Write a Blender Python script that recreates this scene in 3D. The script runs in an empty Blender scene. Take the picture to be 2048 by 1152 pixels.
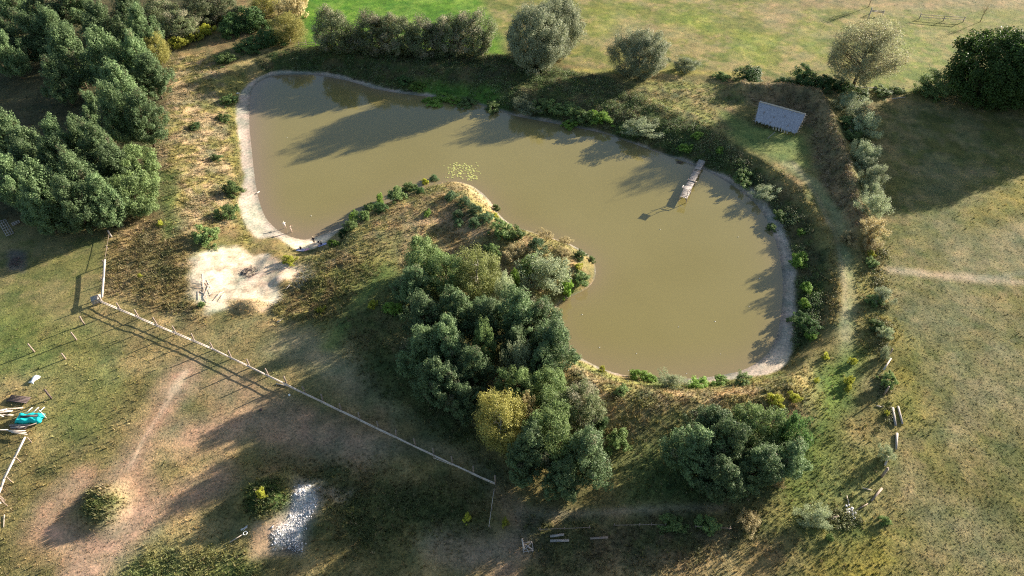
import bpy, math, random
import numpy as np
from mathutils import Vector, Matrix

C = bpy.context.scene
COL = C.collection

# ------------------------------------------------------------------ camera, sky, sun, exposure
H = 90.0                    # drone height above the fields, metres
TH = math.radians(45.0)     # pitch below the horizon
F = 1365.0                  # focal length in pixels of the 2048 wide photograph
SUN_EL, SUN_AZ = 15.5, 33.0 # elevation; azimuth measured from +X towards +Y

cam_d = bpy.data.cameras.new('camera')
cam_d.sensor_width = 36.0
cam_d.lens = 36.0 * F / 2048.0
cam_d.clip_start = 0.5
cam_d.clip_end = 12000
cam = bpy.data.objects.new('camera', cam_d)
COL.objects.link(cam)
cam.location = (0, 0, H)
cam.rotation_euler = (math.pi / 2 - TH, 0, 0)
C.camera = cam

w = bpy.data.worlds.new('World')
C.world = w
w.use_nodes = True
nt = w.node_tree
bg = nt.nodes['Background']
sky = nt.nodes.new('ShaderNodeTexSky')
sky.sky_type = 'NISHITA'
sky.sun_disc = False
sky.dust_density = 1.2
sky.sun_elevation = math.radians(SUN_EL)
sky.sun_rotation = math.radians(90 - SUN_AZ)
nt.links.new(sky.outputs[0], bg.inputs[0])
bg.inputs[1].default_value = 0.066

sun_d = bpy.data.lights.new('sun', 'SUN')
sun_d.energy = 5.0
sun_d.angle = math.radians(0.5)
sun_d.color = (1.0, 0.90, 0.77)
sun = bpy.data.objects.new('sun', sun_d)
COL.objects.link(sun)
_e, _a = math.radians(SUN_EL), math.radians(SUN_AZ)
SUNV = Vector((math.cos(_e) * math.cos(_a), math.cos(_e) * math.sin(_a), math.sin(_e)))
sun.rotation_euler = SUNV.to_track_quat('Z', 'Y').to_euler()
sun.location = (60, 60, 80)

C.view_settings.view_transform = 'Standard'
C.view_settings.look = 'None'
C.view_settings.gamma = 1
C.view_settings.exposure = 1.78
C.view_settings.use_curve_mapping = False
C.render.engine = 'CYCLES'
C.cycles.use_denoising = False
C.cycles.pixel_filter_type = 'BLACKMAN_HARRIS'
C.cycles.filter_width = 1.15
C.cycles.max_bounces = 6
C.cycles.diffuse_bounces = 3
C.cycles.transparent_max_bounces = 4

ct, st = math.cos(TH), math.sin(TH)
RNG = np.random.default_rng(7)
R = random.Random(11)

# ------------------------------------------------------------------ where a photographed spot lies on the ground
def G(px, py, z=0.0):
    a = (px - 1024) / F
    b = -(py - 576) / F
    t = (H - z) / (st - b * ct)
    return (a * t, t * (ct + b * st))

def scale_at(py, z=0.0):            # photo pixels per metre there
    b = -(py - 576) / F
    return F * (st - b * ct) / (H - z)

# ------------------------------------------------------------------ numpy helpers
def vnoise(x, y, cell, seed):
    r = np.random.default_rng(seed)
    T = r.random((256, 256)).astype(np.float32)
    u = x / cell + 1000.3; v = y / cell + 1000.7
    iu = np.floor(u).astype(np.int64); iv = np.floor(v).astype(np.int64)
    fu = (u - iu); fv = (v - iv)
    fu = fu * fu * (3 - 2 * fu); fv = fv * fv * (3 - 2 * fv)
    a = T[iu & 255, iv & 255]; b = T[(iu + 1) & 255, iv & 255]
    c = T[iu & 255, (iv + 1) & 255]; d = T[(iu + 1) & 255, (iv + 1) & 255]
    return (a * (1 - fu) + b * fu) * (1 - fv) + (c * (1 - fu) + d * fu) * fv   # 0..1

def fbm(x, y, cell, seed, octv=4):
    s = 0; a = 1; n = 0
    for k in range(octv):
        s = s + a * vnoise(x, y, cell / 2 ** k, seed + k * 17); n += a; a *= 0.55
    return s / n

def smooth(e0, e1, x):
    t = np.clip((x - e0) / (e1 - e0), 0, 1)
    return t * t * (3 - 2 * t)

def catmull(P, n=3):
    P = np.array(P, float); N = len(P); out = []
    for i in range(N):
        p0, p1, p2, p3 = P[i - 1], P[i], P[(i + 1) % N], P[(i + 2) % N]
        for k in range(n):
            t = k / n
            out.append(0.5 * ((2 * p1) + (-p0 + p2) * t + (2 * p0 - 5 * p1 + 4 * p2 - p3) * t * t + (-p0 + 3 * p1 - 3 * p2 + p3) * t ** 3))
    return np.array(out)

def seg_dist(x, y, a, b):
    dx, dy = b[0] - a[0], b[1] - a[1]
    L = dx * dx + dy * dy + 1e-9
    t = np.clip(((x - a[0]) * dx + (y - a[1]) * dy) / L, 0, 1)
    return np.hypot(x - a[0] - t * dx, y - a[1] - t * dy), t

def poly_sd(x, y, P):               # negative inside
    d = np.full(x.shape, 1e9, np.float32); ins = np.zeros(x.shape, bool)
    n = len(P)
    for i in range(n):
        a, b = P[i], P[(i + 1) % n]
        dd, _ = seg_dist(x, y, a, b)
        d = np.minimum(d, dd)
        if a[1] != b[1]:
            c = ((a[1] > y) != (b[1] > y)) & (x < (b[0] - a[0]) * (y - a[1]) / (b[1] - a[1]) + a[0])
            ins ^= c
    return np.where(ins, -d, d)

def line_d(x, y, P):
    d = np.full(x.shape, 1e9, np.float32)
    for i in range(len(P) - 1):
        dd, _ = seg_dist(x, y, P[i], P[i + 1]); d = np.minimum(d, dd)
    return d

# ------------------------------------------------------------------ terrain
ZW = -3.0                           # pond level
shore_px = [(500,215),(505,180),(520,163),(548,152),(590,149),(640,152),(700,163),(745,177),(800,187),(860,194),(900,197),(950,207),
 (1000,222),(1030,232),(1080,242),(1150,255),(1210,268),(1260,285),(1300,300),(1350,317),(1390,333),(1430,350),(1470,375),(1508,405),
 (1533,440),(1550,480),(1560,520),(1565,560),(1564,600),(1560,640),(1550,680),(1530,712),(1490,738),(1440,750),(1400,755),(1350,757),
 (1300,755),(1250,750),(1211,739),(1174,722),(1146,704),(1122,680),(1112,655),(1108,632),(1115,612),(1132,598),(1160,585),(1180,572),
 (1191,552),(1190,530),(1175,508),(1140,488),(1100,474),(1060,462),(1025,450),(1000,430),(985,408),(965,386),(940,370),(910,363),(870,370),
 (830,380),(790,397),(755,413),(725,430),(700,444),(672,457),(642,470),(612,479),(588,475),(570,468),(552,457),(534,438),(522,412),(513,375),(507,330),(503,290),(499,250)]
SH = catmull([G(px, py, ZW) for px, py in shore_px], 3)

STEP = 0.45
gx = np.arange(-190, 190.1, STEP); gy = np.arange(8, 272.1, STEP)
ext = np.cumsum(STEP * 1.35 ** np.arange(1, 24)); ext = ext[ext < 6000]
gx = np.concatenate([(gx[0] - ext)[::-1], gx, gx[-1] + ext])
gy = np.concatenate([(gy[0] - ext)[::-1], gy, gy[-1] + ext])
X, Y = np.meshgrid(gx, gy)
X = X.astype(np.float32); Y = Y.astype(np.float32)
SD = poly_sd(X, Y, SH)              # distance to the waterline

def GL(pts, z=0.0):
    return [G(px, py, z) for px, py in pts]

T = 0.25 * (fbm(X, Y, 40, 3, 3) - 0.5) * 2
def ridge(pts, h, sig, z=0.0):
    global T
    d = line_d(X, Y, GL(pts, z))
    T = T + h * np.exp(-(d / sig) ** 2)
ridge([(1240,180),(1320,215),(1400,245),(1470,290),(1530,335),(1590,385),(1630,430),(1655,490),(1668,560),(1668,620),(1650,690)], .35, 3.0)
WT = (fbm(X, Y, 7, 611, 3) - .5)
T = T + WT * .9 * np.exp(-(line_d(X, Y, GL([(1240,180),(1320,215),(1400,245),(1470,290),(1530,335),(1590,385),(1630,430),(1655,490),(1668,560),(1668,620),(1650,690)])) / 5) ** 2)
ridge([(1480,185),(1560,188),(1628,200),(1655,250),(1676,310),(1695,370),(1710,430),(1714,475)], 2.9, 2.6)
ridge([(740,480),(800,440),(860,415),(920,405),(955,440),(1010,490),(1080,520)], 1.3, 6.0)
ridge([(1150,760),(1220,800),(1300,815),(1400,812),(1480,805),(1570,790)], 1.6, 5.0)
ridge([(640,110),(760,130),(900,140),(1100,150)], 0.7, 4.0)
ridge([(640,560),(700,530)], 0.9, 3.0)
def mound(px, py, h, r, asp=1.0):
    global T
    x, y = G(px, py, 0)
    T = T + h * np.exp(-(((X - x) / r) ** 2 + ((Y - y) / (r * asp)) ** 2) ** 1.4)
mound(210, 1016, 1.8, 2.7, 1.3); mound(535, 1002, 2.0, 3.6, 1.2); mound(612, 985, 1.0, 2.2); mound(500, 612, .9, 2.4, .7); mound(565, 560, .6, 2.0)
mound(415, 565, .3, 3.0); mound(660, 1040, .8, 3.0)
# sand hollow
x0, y0 = G(490, 550); T = T - 0.5 * np.exp(-(((X - x0) / 8) ** 2 + ((Y - y0) / 8) ** 2) ** 1.5)

# bank: width of the strand and steepness of the slope change round the shore
PX = 1024 + F * X / np.maximum(Y * ct + H * st, 20)          # where each ground point sits, only used to name regions below
cz = np.maximum(Y * ct + H * st, 20); cy = Y * st - H * ct
PY = 576 - F * cy / cz
west = smooth(560, 500, PX) * smooth(120, 200, PY)
beach = west * smooth(330, 420, PY)
cove = np.exp(-((PX - 612) / 70) ** 2 - ((PY - 480) / 42) ** 2)
se = np.exp(-((PX - 1560) / 50) ** 2 - ((PY - 700) / 45) ** 2)
north = smooth(250, 190, PY) * smooth(1000, 800, PX)
east = smooth(1300, 1420, PX) * smooth(290, 360, PY)
bw = 0.7 + 1.8 * west + 2.2 * beach + 3.4 * cove + 2.0 * se + 0.8 * north + 1.6 * east
penin = smooth(1230, 1200, PX) * smooth(680, 720, PX) * smooth(340, 350, PY) * smooth(620, 600, PY)
south = smooth(690, 710, PY)
bw = bw * (1 - 0.55 * penin) * (1 - 0.45 * south * (1 - se))
slope = 0.44 - 0.24 * west + 0.35 * penin + 0.3 * south * (1 - se) - 0.1 * cove
dd = np.maximum(SD, 0)
bank = ZW + 0.13 * np.minimum(dd, bw) + slope * np.maximum(dd - bw, 0) + 0.5 * np.maximum(0, 0) 
k = 0.3                              # smooth minimum of plateau and bank
hh = np.clip(0.5 + 0.5 * (T - bank) / k, 0, 1)
Z = T * (1 - hh) + bank * hh - k * hh * (1 - hh)
Z = np.where(SD < 0, ZW + np.maximum(SD * 0.25, -1.6), Z)
near = smooth(0, 1.5, SD)
Z = Z + .22 * (fbm(X, Y, 1.2, 977, 3) - .5) * np.exp(-(((X - x0) / 9) ** 2 + ((Y - y0) / 8) ** 2) ** 2)

# ------------------------------------------------------------------ ground cover colours (some with shade painted in) and roughness of the growth
def c(*v): return np.array(v, np.float32)
GREEN, OLIVE, STRAW, TAN = c(.095,.12,.04), c(.15,.13,.055), c(.245,.195,.095), c(.29,.215,.13)
DIRT, SANDW, STRAND = c(.33,.215,.155), c(.60,.52,.41), c(.36,.31,.27)
BRIGHT, DARKG, GREY, BROWN = c(.12,.19,.035), c(.055,.085,.03), c(.22,.21,.165), c(.16,.115,.07)
n1 = fbm(X, Y, 14, 21); n2 = fbm(X, Y, 5, 31); n3 = fbm(X, Y, 1.6, 41, 3); n4 = fbm(X, Y, 28, 51)
def mix(a, b, t): return a * (1 - t[..., None]) + b * t[..., None]
CC = mix(np.broadcast_to(OLIVE, X.shape + (3,)).astype(np.float32), STRAW, smooth(.45, .68, n1 * .5 + n2 * .5))
CC = mix(CC, GREEN, smooth(.5, .68, n4) * .4)
CC = mix(CC, c(.20,.135,.075), smooth(.55, .7, fbm(X, Y, 9, 901, 4)) * .6)
RO = np.full(X.shape, 0.35, np.float32)          # growth roughness 0..1
WARP = (fbm(X, Y, 6, 61, 4) - .5) * 2
def blend(m, col, ro=None, var=None):
    global CC, RO
    if var is not None:
        col2 = mix(np.broadcast_to(col, X.shape + (3,)), var, smooth(.42, .6, n2 * .6 + n3 * .4))
    else:
        col2 = np.broadcast_to(col, X.shape + (3,))
    CC = CC * (1 - m[..., None]) + col2 * m[..., None]
    if ro is not None: RO = RO * (1 - m) + ro * m
def stamp(pts, col, feather=2.0, s=1.0, ro=None, var=None, warp=2.0, z=0.0):
    d = poly_sd(X, Y, GL(pts, z)) + WARP * warp
    blend(s * smooth(feather, -feather, d), col, ro, var)
def track(pts, width, col, feather=1.0, s=1.0, ro=0.05, z=0.0, warp=.8):
    d = line_d(X, Y, GL(pts, z)) - width / 2 + WARP * warp
    blend(s * smooth(feather, -feather, d), col, ro)

stamp([(590,-60),(930,-60),(985,20),(1010,110),(610,118)], c(.075,.17,.02), 3, 1, .25, c(.12,.21,.035))
stamp([(930,-60),(2300,-60),(2300,150),(1900,190),(1500,150),(1150,130),(1000,60)], c(.155,.17,.048), 3, .85, .2, c(.225,.195,.09))
track([(1150,142),(1300,140),(1480,150)], 2.5, c(.26,.24,.07), 1.5, .8, .3)
stamp([(1700,60),(1950,70),(1930,170),(1720,185)], c(.15,.19,.05), 4, .8, .15, c(.21,.2,.08))
stamp([(1600,-60),(2300,-60),(2300,20),(1600,15)], TAN * .85, 3, .6, .2)
for pts in ([(1180,20),(1260,10),(1280,60),(1200,70)],[(1330,20),(1440,30),(1420,60),(1340,50)],[(1600,40),(1640,60),(1640,110),(1600,100)],[(1480,60),(1560,80),(1540,130),(1470,110)]): stamp(pts, c(.17,.22,.035), 5, .6, .3, warp=5)
for pts in ([(1230,20),(1320,60),(1300,120),(1220,90)],[(1540,0),(1600,10),(1580,60),(1520,40)]): stamp(pts, c(.27,.20,.13), 5, .5, .2, warp=5)
# east field
stamp([(1765,200),(2400,200),(2400,1300),(1600,1300),(1700,1100),(1770,950)], c(.115,.118,.04), 4, .9, .3, c(.155,.138,.064))
for pts in ([(1850,470),(2100,440),(2100,560),(1900,540)], [(1790,600),(1950,590),(1960,680),(1800,690)], [(1890,740),(2080,730),(2100,860),(1900,880)], [(1830,980),(1960,1000),(2080,1080),(1900,1120)], [(1850,330),(1960,340),(1950,400),(1830,400)]):
    stamp(pts, c(.18,.168,.11), 5, .4, .25, warp=7)
track([(1775,540),(1900,553),(2060,566),(2300,585)], 1.8, c(.36,.29,.21), 1.0, .8, .05)
track([(1950,560),(2060,545)], 1.0, GREY, 1.0, .5)
for pts in ([(1770,650),(1840,700),(1850,850),(1780,830)], [(1960,380),(2060,360),(2050,420),(1940,450)],[(1650,1080),(1800,1050),(1780,1200),(1600,1200)]):
    stamp(pts, c(.19,.165,.03), 4, .6, .4, warp=4)
# west lawn and rough
stamp([(-300,440),(210,452),(225,470),(200,600),(130,640),(-300,640)], c(.12,.13,.048), 2, .9, .15, c(.165,.15,.07))
stamp([(-100,610),(90,640),(110,740),(-100,760)], c(.1,.145,.038), 3, .7, .3)
stamp([(222,452),(330,430),(380,490),(400,640),(240,600),(208,590)], c(.155,.125,.055), 1.5, .95, .8, c(.21,.165,.09))
stamp([(340,110),(440,110),(470,200),(475,350),(470,430),(420,450),(330,470),(300,330),(310,230)], c(.31,.24,.145), 2.5, .95, .85, c(.2,.18,.07))
stamp([(440,150),(490,130),(500,150),(470,200),(480,350),(500,470),(560,500),(470,470)], c(.19,.18,.055), 1.5, .85, .8)
stamp([(310,340),(350,350),(350,470),(325,480)], c(.08,.12,.035), 1.5, .8, .6)
stamp([(150,640),(420,650),(640,700),(700,800),(500,800),(300,740)], c(.2,.17,.085), 4, .6, .3)
stamp([(560,650),(700,670),(800,800),(900,860),(820,850),(640,760),(540,700)], c(.24,.215,.135), 3, .75, .1)
stamp([(100,640),(200,640),(250,760),(200,900),(90,880)], c(.125,.155,.05), 4, .6, .3)
# dirt tracks, lower left
track([(375,740),(345,790),(310,850),(275,900),(255,950),(275,1010),(250,1060),(190,1110),(150,1200)], 5.0, DIRT, 2.5, .9, .05, warp=1.5)
track([(370,745),(330,810),(285,880),(258,940)], 0.8, c(.50,.38,.28), .6, .7)
track([(160,960),(110,1010),(80,1060),(140,1085)], 4.5, DIRT, 2.5, .85, .05, warp=1.5)
track([(250,1060),(330,1010),(400,980),(430,960)], 5.0, DIRT * .95, 2.5, .75, .1, warp=1.5)
track([(380,870),(500,840),(560,850),(640,880),(720,900)], 6.5, c(.29,.195,.14), 3.5, .85, .1)
track([(450,760),(520,800),(600,840)], 5.0, c(.25,.18,.12), 2.5, .75, .1)
stamp([(240,1050),(420,1060),(520,1110),(300,1170),(230,1140)], c(.23,.195,.09), 3, .7, .4)
stamp([(200,1120),(520,1110),(560,1300),(180,1300)], c(.10,.14,.045), 2.5, .75, .7)
track([(880,1080),(940,1105),(1000,1100),(1050,1080)], 4.5, c(.27,.21,.155), 2.5, .85, .05)
track([(1045,1100),(1010,1150),(980,1210)], 2.8, DIRT, 2.0, .7, .05)
stamp([(985,960),(1040,1000),(1060,1040),(1010,1060),(985,1020)], DIRT * .8, 2.5, .6, .1)
track([(1040,1025),(1180,1030),(1320,1018),(1450,1018)], 1.2, c(.25,.20,.14), 1.2, .75, .05)
track([(1080,1035),(1230,1022),(1440,1014)], .6, c(.3,.24,.17), .7, .7, .05)
track([(700,905),(850,890),(930,910),(985,950)], 3.0, c(.23,.19,.13), 2.5, .6, .1)
track([(790,900),(785,800),(800,700)], .8, c(.2,.19,.12), .8, .5, .1)
stamp([(600,560),(740,500),(820,480),(800,520),(720,620),(690,700),(640,660)], c(.10,.13,.04), 2, .8, .5, c(.16,.15,.06))
track([(820,500),(740,580),(690,650),(660,690)], 2.6, c(.12,.17,.05), 1.5, .7, .1)
stamp([(600,540),(700,505),(760,520),(700,590),(650,640),(560,645),(545,610)], c(.16,.12,.06), 2, .9, .95, c(.14,.14,.05))
stamp([(690,640),(800,570),(900,560),(960,880),(1010,960),(930,920),(840,860),(740,790)], c(.065,.09,.032), 3, .85, .55, c(.09,.095,.04), warp=3)  # grove floor: tree shade painted into the ground colour
stamp([(560,900),(700,930),(900,950),(990,1000),(980,1060),(900,1070),(700,1110),(640,1020),(560,940)], c(.07,.09,.033), 4, .75, .6, c(.115,.1,.045), warp=4)  # field below the grove, darkened to deepen the shadow lying there
stamp([(1050,1040),(1500,1030),(1560,1060),(1350,1140),(1100,1160),(1040,1100)], c(.08,.09,.04), 4, .7, .55, c(.12,.095,.06), warp=4)  # shadow of the lower right clump put into the ground colour
# peninsula
stamp([(690,470),(760,420),(870,375),(930,370),(985,410),(1010,450),(1130,490),(1190,540),(1150,585),(1110,600),(900,560),(760,520),(640,540),(600,520)], c(.27,.205,.11), 1.5, .95, .75, c(.19,.175,.07))
track([(800,500),(840,450),(900,440),(950,470)], 3.0, c(.33,.24,.165), 2.5, .6, .4)
track([(870,372),(930,372),(985,410)], 2.0, c(.34,.27,.16), 1.0, .7, .5, z=-2)
stamp([(740,500),(800,470),(830,480),(760,560),(700,600),(690,560)], GREEN, 2.5, .6, .5)
# south bank
stamp([(1120,720),(1200,745),(1300,775),(1450,775),(1580,750),(1610,800),(1560,840),(1380,870),(1250,880),(1170,830)], c(.29,.215,.12), 2, .95, .8, c(.2,.175,.075))
track([(1160,725),(1250,765),(1340,775),(1420,770),(1500,765),(1560,745)], 1.6, c(.2,.22,.06), 1.2, .7, .6, z=-1.5)
stamp([(1270,880),(1340,830),(1620,860),(1640,960),(1500,1010),(1250,1010)], DARKG * 1.2, 2.5, .8, .5)  # green darkened under the right hand clump, its shade painted in
# inner north and east banks
stamp([(500,110),(640,90),(1000,110),(1230,160),(1330,190),(1480,300),(1560,370),(1625,440),(1650,520),(1655,620),(1600,700),(1575,650),(1570,520),(1520,410),(1400,330),(1200,262),(1000,218),(800,182),(640,145),(540,140)], c(.05,.075,.026), 1.2, .92, .9, c(.085,.08,.04), warp=1.2)  # green growth, painted darker to carry the shading of the steep slope
stamp([(820,150),(1000,170),(1010,210),(850,190)], c(.09,.19,.03), 2, .8, .8)
stamp([(1250,160),(1500,170),(1500,210),(1430,215),(1480,280),(1400,250),(1290,210)], c(.22,.185,.09), 2, .9, .75, c(.16,.17,.06))
stamp([(1430,215),(1510,250),(1600,270),(1610,330),(1550,320),(1470,290)], c(.13,.17,.055), 2, .85, .2)
track([(1540,335),(1600,390),(1640,440),(1664,500),(1672,580),(1668,640)], 1.8, c(.22,.18,.075), 1.0, .8, 1.0, warp=1.6)
stamp([(1470,180),(1630,190),(1660,250),(1700,380),(1720,470),(1690,480),(1650,380),(1620,260),(1490,200)], c(.25,.19,.11), 1.5, .9, .85, c(.17,.13,.075))
track([(1575,330),(1630,370),(1670,430),(1690,500),(1700,580),(1695,660),(1690,740)], 2.2, c(.20,.215,.115), 1.2, .85, .1)
track([(1585,325),(1635,395),(1676,490),(1690,600),(1692,680)], .7, c(.3,.26,.17), .6, .5, .05)
stamp([(1715,480),(1765,470),(1775,700),(1720,720)], c(.2,.185,.065), 2, .8, .75)
stamp([(1640,720),(1720,700),(1700,800),(1660,880),(1640,980),(1580,1010),(1620,860)], c(.09,.15,.03), 3, .85, .4)
stamp([(1560,760),(1620,740),(1640,830),(1600,850)], c(.22,.2,.085), 2.0, .7, .8)
stamp([(1580,960),(1660,880),(1760,900),(1740,1040),(1620,1100),(1500,1050)], c(.14,.16,.05), 4, .7, .4)
# forest floor
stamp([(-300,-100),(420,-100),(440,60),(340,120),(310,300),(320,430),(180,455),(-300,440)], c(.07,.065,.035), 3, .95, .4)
# white sand patch
stamp([(385,520),(395,505),(440,485),(480,480),(520,500),(560,530),(590,545),(570,570),(560,600),(530,625),(470,612),(425,618),(395,590),(378,560)], SANDW, 1.2, 1, 0, c(.47,.37,.28), warp=3.2)
sandm = smooth(1, -1, poly_sd(X, Y, GL([(385,520),(440,485),(520,500),(590,545),(530,625),(425,618),(378,560)])))
CC = CC * (1 - sandm[..., None] * (.35 * smooth(.52, .75, fbm(X, Y, 1.1, 955, 3)))[..., None] * c(.8, .95, 1.05))
stamp([(560,530),(620,535),(620,560),(590,575)], c(.55,.42,.32), 1.5, .8, .1)
stamp([(455,600),(520,598),(540,612),(500,632),(460,625)], c(.3,.22,.11), 1.0, .85, .5)
stamp([(482,530),(505,528),(508,555),(490,560)], c(.17,.13,.11), .9, .7, 0, warp=.8)
stamp([(470,510),(530,515),(530,570),(475,570)], c(.42,.33,.27), 1.8, .35, 0, warp=2)
stamp([(182,985),(240,978),(262,1010),(252,1040),(228,1058),(192,1062),(176,1030)], c(.13,.14,.045), 1.2, .95, 1.0, c(.085,.11,.035), warp=1)
stamp([(500,985),(560,970),(585,1000),(575,1035),(530,1045),(495,1020)], c(.055,.095,.028), 1.2, .95, 1.0, c(.1,.13,.035), warp=1)
stamp([(200,1120),(300,1125),(340,1150),(330,1260),(180,1260)], c(.14,.165,.06), 4, .6, .5)
stamp([(430,1110),(500,1110),(520,1260),(400,1260)], c(.14,.165,.05), 4, .6, .5)
track([(262,950),(285,1000),(262,1050),(235,1075)], 3.0, c(.215,.15,.10), 1.5, .8, .1, warp=1)
track([(262,1050),(215,1100),(170,1160),(140,1230)], 5.5, c(.34,.235,.175), 2.5, .8, .05, warp=1.5)
# pale tops of the mounds, rubble spot
stamp([(205,975),(245,975),(248,1000),(215,995)], c(.22,.17,.11), 1.0, .6, .3)
stamp([(515,1060),(560,1050),(560,1110),(505,1120)], c(.42,.29,.19), 1.4, .85, .05)
stamp([(665,985),(695,985),(690,1005),(668,1005)], c(.4,.31,.23), 1.0, .7, .05)
stamp([(590,960),(640,965),(650,1010),(625,1050),(600,1110),(545,1105),(550,1060),(590,1010)], c(.20,.185,.17), 1.2, .75, 0, warp=1.2)
stamp([(602,982),(622,980),(632,1000),(630,1018),(612,1040),(600,1064),(600,1095),(580,1092),(555,1090),(548,1072),(560,1060),(578,1048),(588,1025),(592,1005)], c(.68,.65,.61), .6, .95, 0, warp=.5)
stamp([(570,1082),(600,1085),(590,1105),(565,1102)], c(.05,.045,.045), .7, .8, 0)
stamp([(20,500),(50,505),(48,545),(18,540)], c(.09,.085,.1), 1.0, .7, .1)
# strand round the pond
beachm = smooth(.5, -.4, SD - bw + .9 * WARP + .5 * (n3 - .5))
wet = smooth(1.3, .0, SD)
strandc = mix(np.broadcast_to(STRAND, X.shape + (3,)), c(.66,.55,.43), smooth(.2, .9, np.maximum(beach * .55, cove * 1.2) + se * .6))
strandc = strandc * (1 + .10 * np.sin(SD * 9 + 3 * WARP))[..., None]
strandc = strandc * (1 - .42 * wet[..., None]) * (.86 + .3 * n3[..., None])
m = beachm
CC = CC * (1 - m[..., None]) + strandc * m[..., None]; RO = RO * (1 - m)
hv = (fbm(X, Y, 3.2, 801, 4) - .5)[..., None]; hw = (fbm(X, Y, 1.3, 833, 3) - .5)[..., None]
CC = CC * (1 + hv * c(.9, .5, .5) + hw * c(.9, .75, .6) * (.4 + RO[..., None]))
CC = np.maximum(CC, .02) * (.80 + .4 * fbm(X, Y, 2.4, 77, 4))[..., None] * (.82 + .36 * n2[..., None])
RO = np.where(SD < .3, 0, RO)
# bumps of the growth itself
Z = Z + near * (RO ** 1.6 * (.70 * (fbm(X, Y, 1.9, 91, 3) - .5) + .22 * (RNG.random(X.shape) - .5)) + .05 * (n3 - .5))
Z = Z.astype(np.float32)

def bil(A, x, y):
    x = np.asarray(x, float); y = np.asarray(y, float)
    i = np.clip(np.searchsorted(gx, x) - 1, 0, len(gx) - 2); j = np.clip(np.searchsorted(gy, y) - 1, 0, len(gy) - 2)
    u = (x - gx[i]) / (gx[i + 1] - gx[i]); v = (y - gy[j]) / (gy[j + 1] - gy[j])
    if A.ndim == 3: u = u[..., None]; v = v[..., None]
    return (A[j, i] * (1 - u) + A[j, i + 1] * u) * (1 - v) + (A[j + 1, i] * (1 - u) + A[j + 1, i + 1] * u) * v
def hz(x, y): return float(bil(Z, x, y))
def P(px, py, up=0.0):               # the world point 'up' metres above the ground that shows at this photo pixel
    z = 0.0
    for _ in range(6):
        x, y = G(px, py, z + up); z = hz(x, y)
    return x, y, z

# ------------------------------------------------------------------ materials
def mat(name, build):
    m = bpy.data.materials.new(name); m.use_nodes = True
    n = m.node_tree; n.nodes.clear()
    out = n.nodes.new('ShaderNodeOutputMaterial')
    n.links.new(build(n), out.inputs[0])
    return m
def N(n, t, **kw):
    o = n.nodes.new(t)
    for k_, v in kw.items():
        if k_.startswith('i_'):
            key = k_[2:]; key = int(key) if key.isdigit() else key.replace('_', ' ')
            o.inputs[key].default_value = v
        else: setattr(o, k_, v)
    return o
def noise(n, scale, detail=4, rough=.6, vec=None, sc=None):
    t = N(n, 'ShaderNodeTexNoise', i_Scale=scale, i_Detail=detail, i_Roughness=rough)
    if vec is None:
        vec = N(n, 'ShaderNodeTexCoord').outputs['Object']
    if sc is not None:
        mp = N(n, 'ShaderNodeMapping'); mp.inputs['Scale'].default_value = sc
        n.links.new(vec, mp.inputs[0]); vec = mp.outputs[0]
    n.links.new(vec, t.inputs['Vector'])
    return t
def ramp(n, fac, stops):
    r = n.nodes.new('ShaderNodeValToRGB'); e = r.color_ramp.elements
    while len(e) < len(stops): e.new(.5)
    for q, (p, cc) in zip(e, stops): q.position = p; q.color = (*cc, 1)
    n.links.new(fac, r.inputs[0]); return r.outputs[0]
def mul(n, a, b):
    m = N(n, 'ShaderNodeMix', data_type='RGBA', blend_type='MULTIPLY'); m.inputs[0].default_value = 1
    n.links.new(a, m.inputs[6]); n.links.new(b, m.inputs[7]); return m.outputs[2]

def b_ground(n):
    at = N(n, 'ShaderNodeAttribute', attribute_name='col')
    nA = noise(n, 2.6, 6, .82); nB = noise(n, .55, 3, .6)
    g = ramp(n, nA.outputs[0], [(.3, (.4, .44, .4)), (.48, (.95, .97, .95)), (.68, (1.65, 1.52, 1.38))])
    g2 = ramp(n, nB.outputs[0], [(.3, (.8, .86, .8)), (.7, (1.2, 1.13, 1.1))])
    cc = mul(n, mul(n, at.outputs[0], g), g2)
    p = N(n, 'ShaderNodeBsdfPrincipled', i_Roughness=.95); p.inputs['Specular IOR Level'].default_value = .1
    n.links.new(cc, p.inputs['Base Color'])
    rg = N(n, 'ShaderNodeAttribute', attribute_name='rough')
    nC = noise(n, 3.2, 4, .7)
    bp = N(n, 'ShaderNodeBump', i_Distance=.35)
    mm = N(n, 'ShaderNodeMath', operation='MULTIPLY_ADD'); mm.inputs[1].default_value = .9; mm.inputs[2].default_value = .12
    n.links.new(rg.outputs['Fac'], mm.inputs[0]); n.links.new(mm.outputs[0], bp.inputs['Strength'])
    n.links.new(nC.outputs[0], bp.inputs['Height']); n.links.new(bp.outputs[0], p.inputs['Normal'])
    return p.outputs[0]
M_ground = mat('ground', b_ground)

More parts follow.
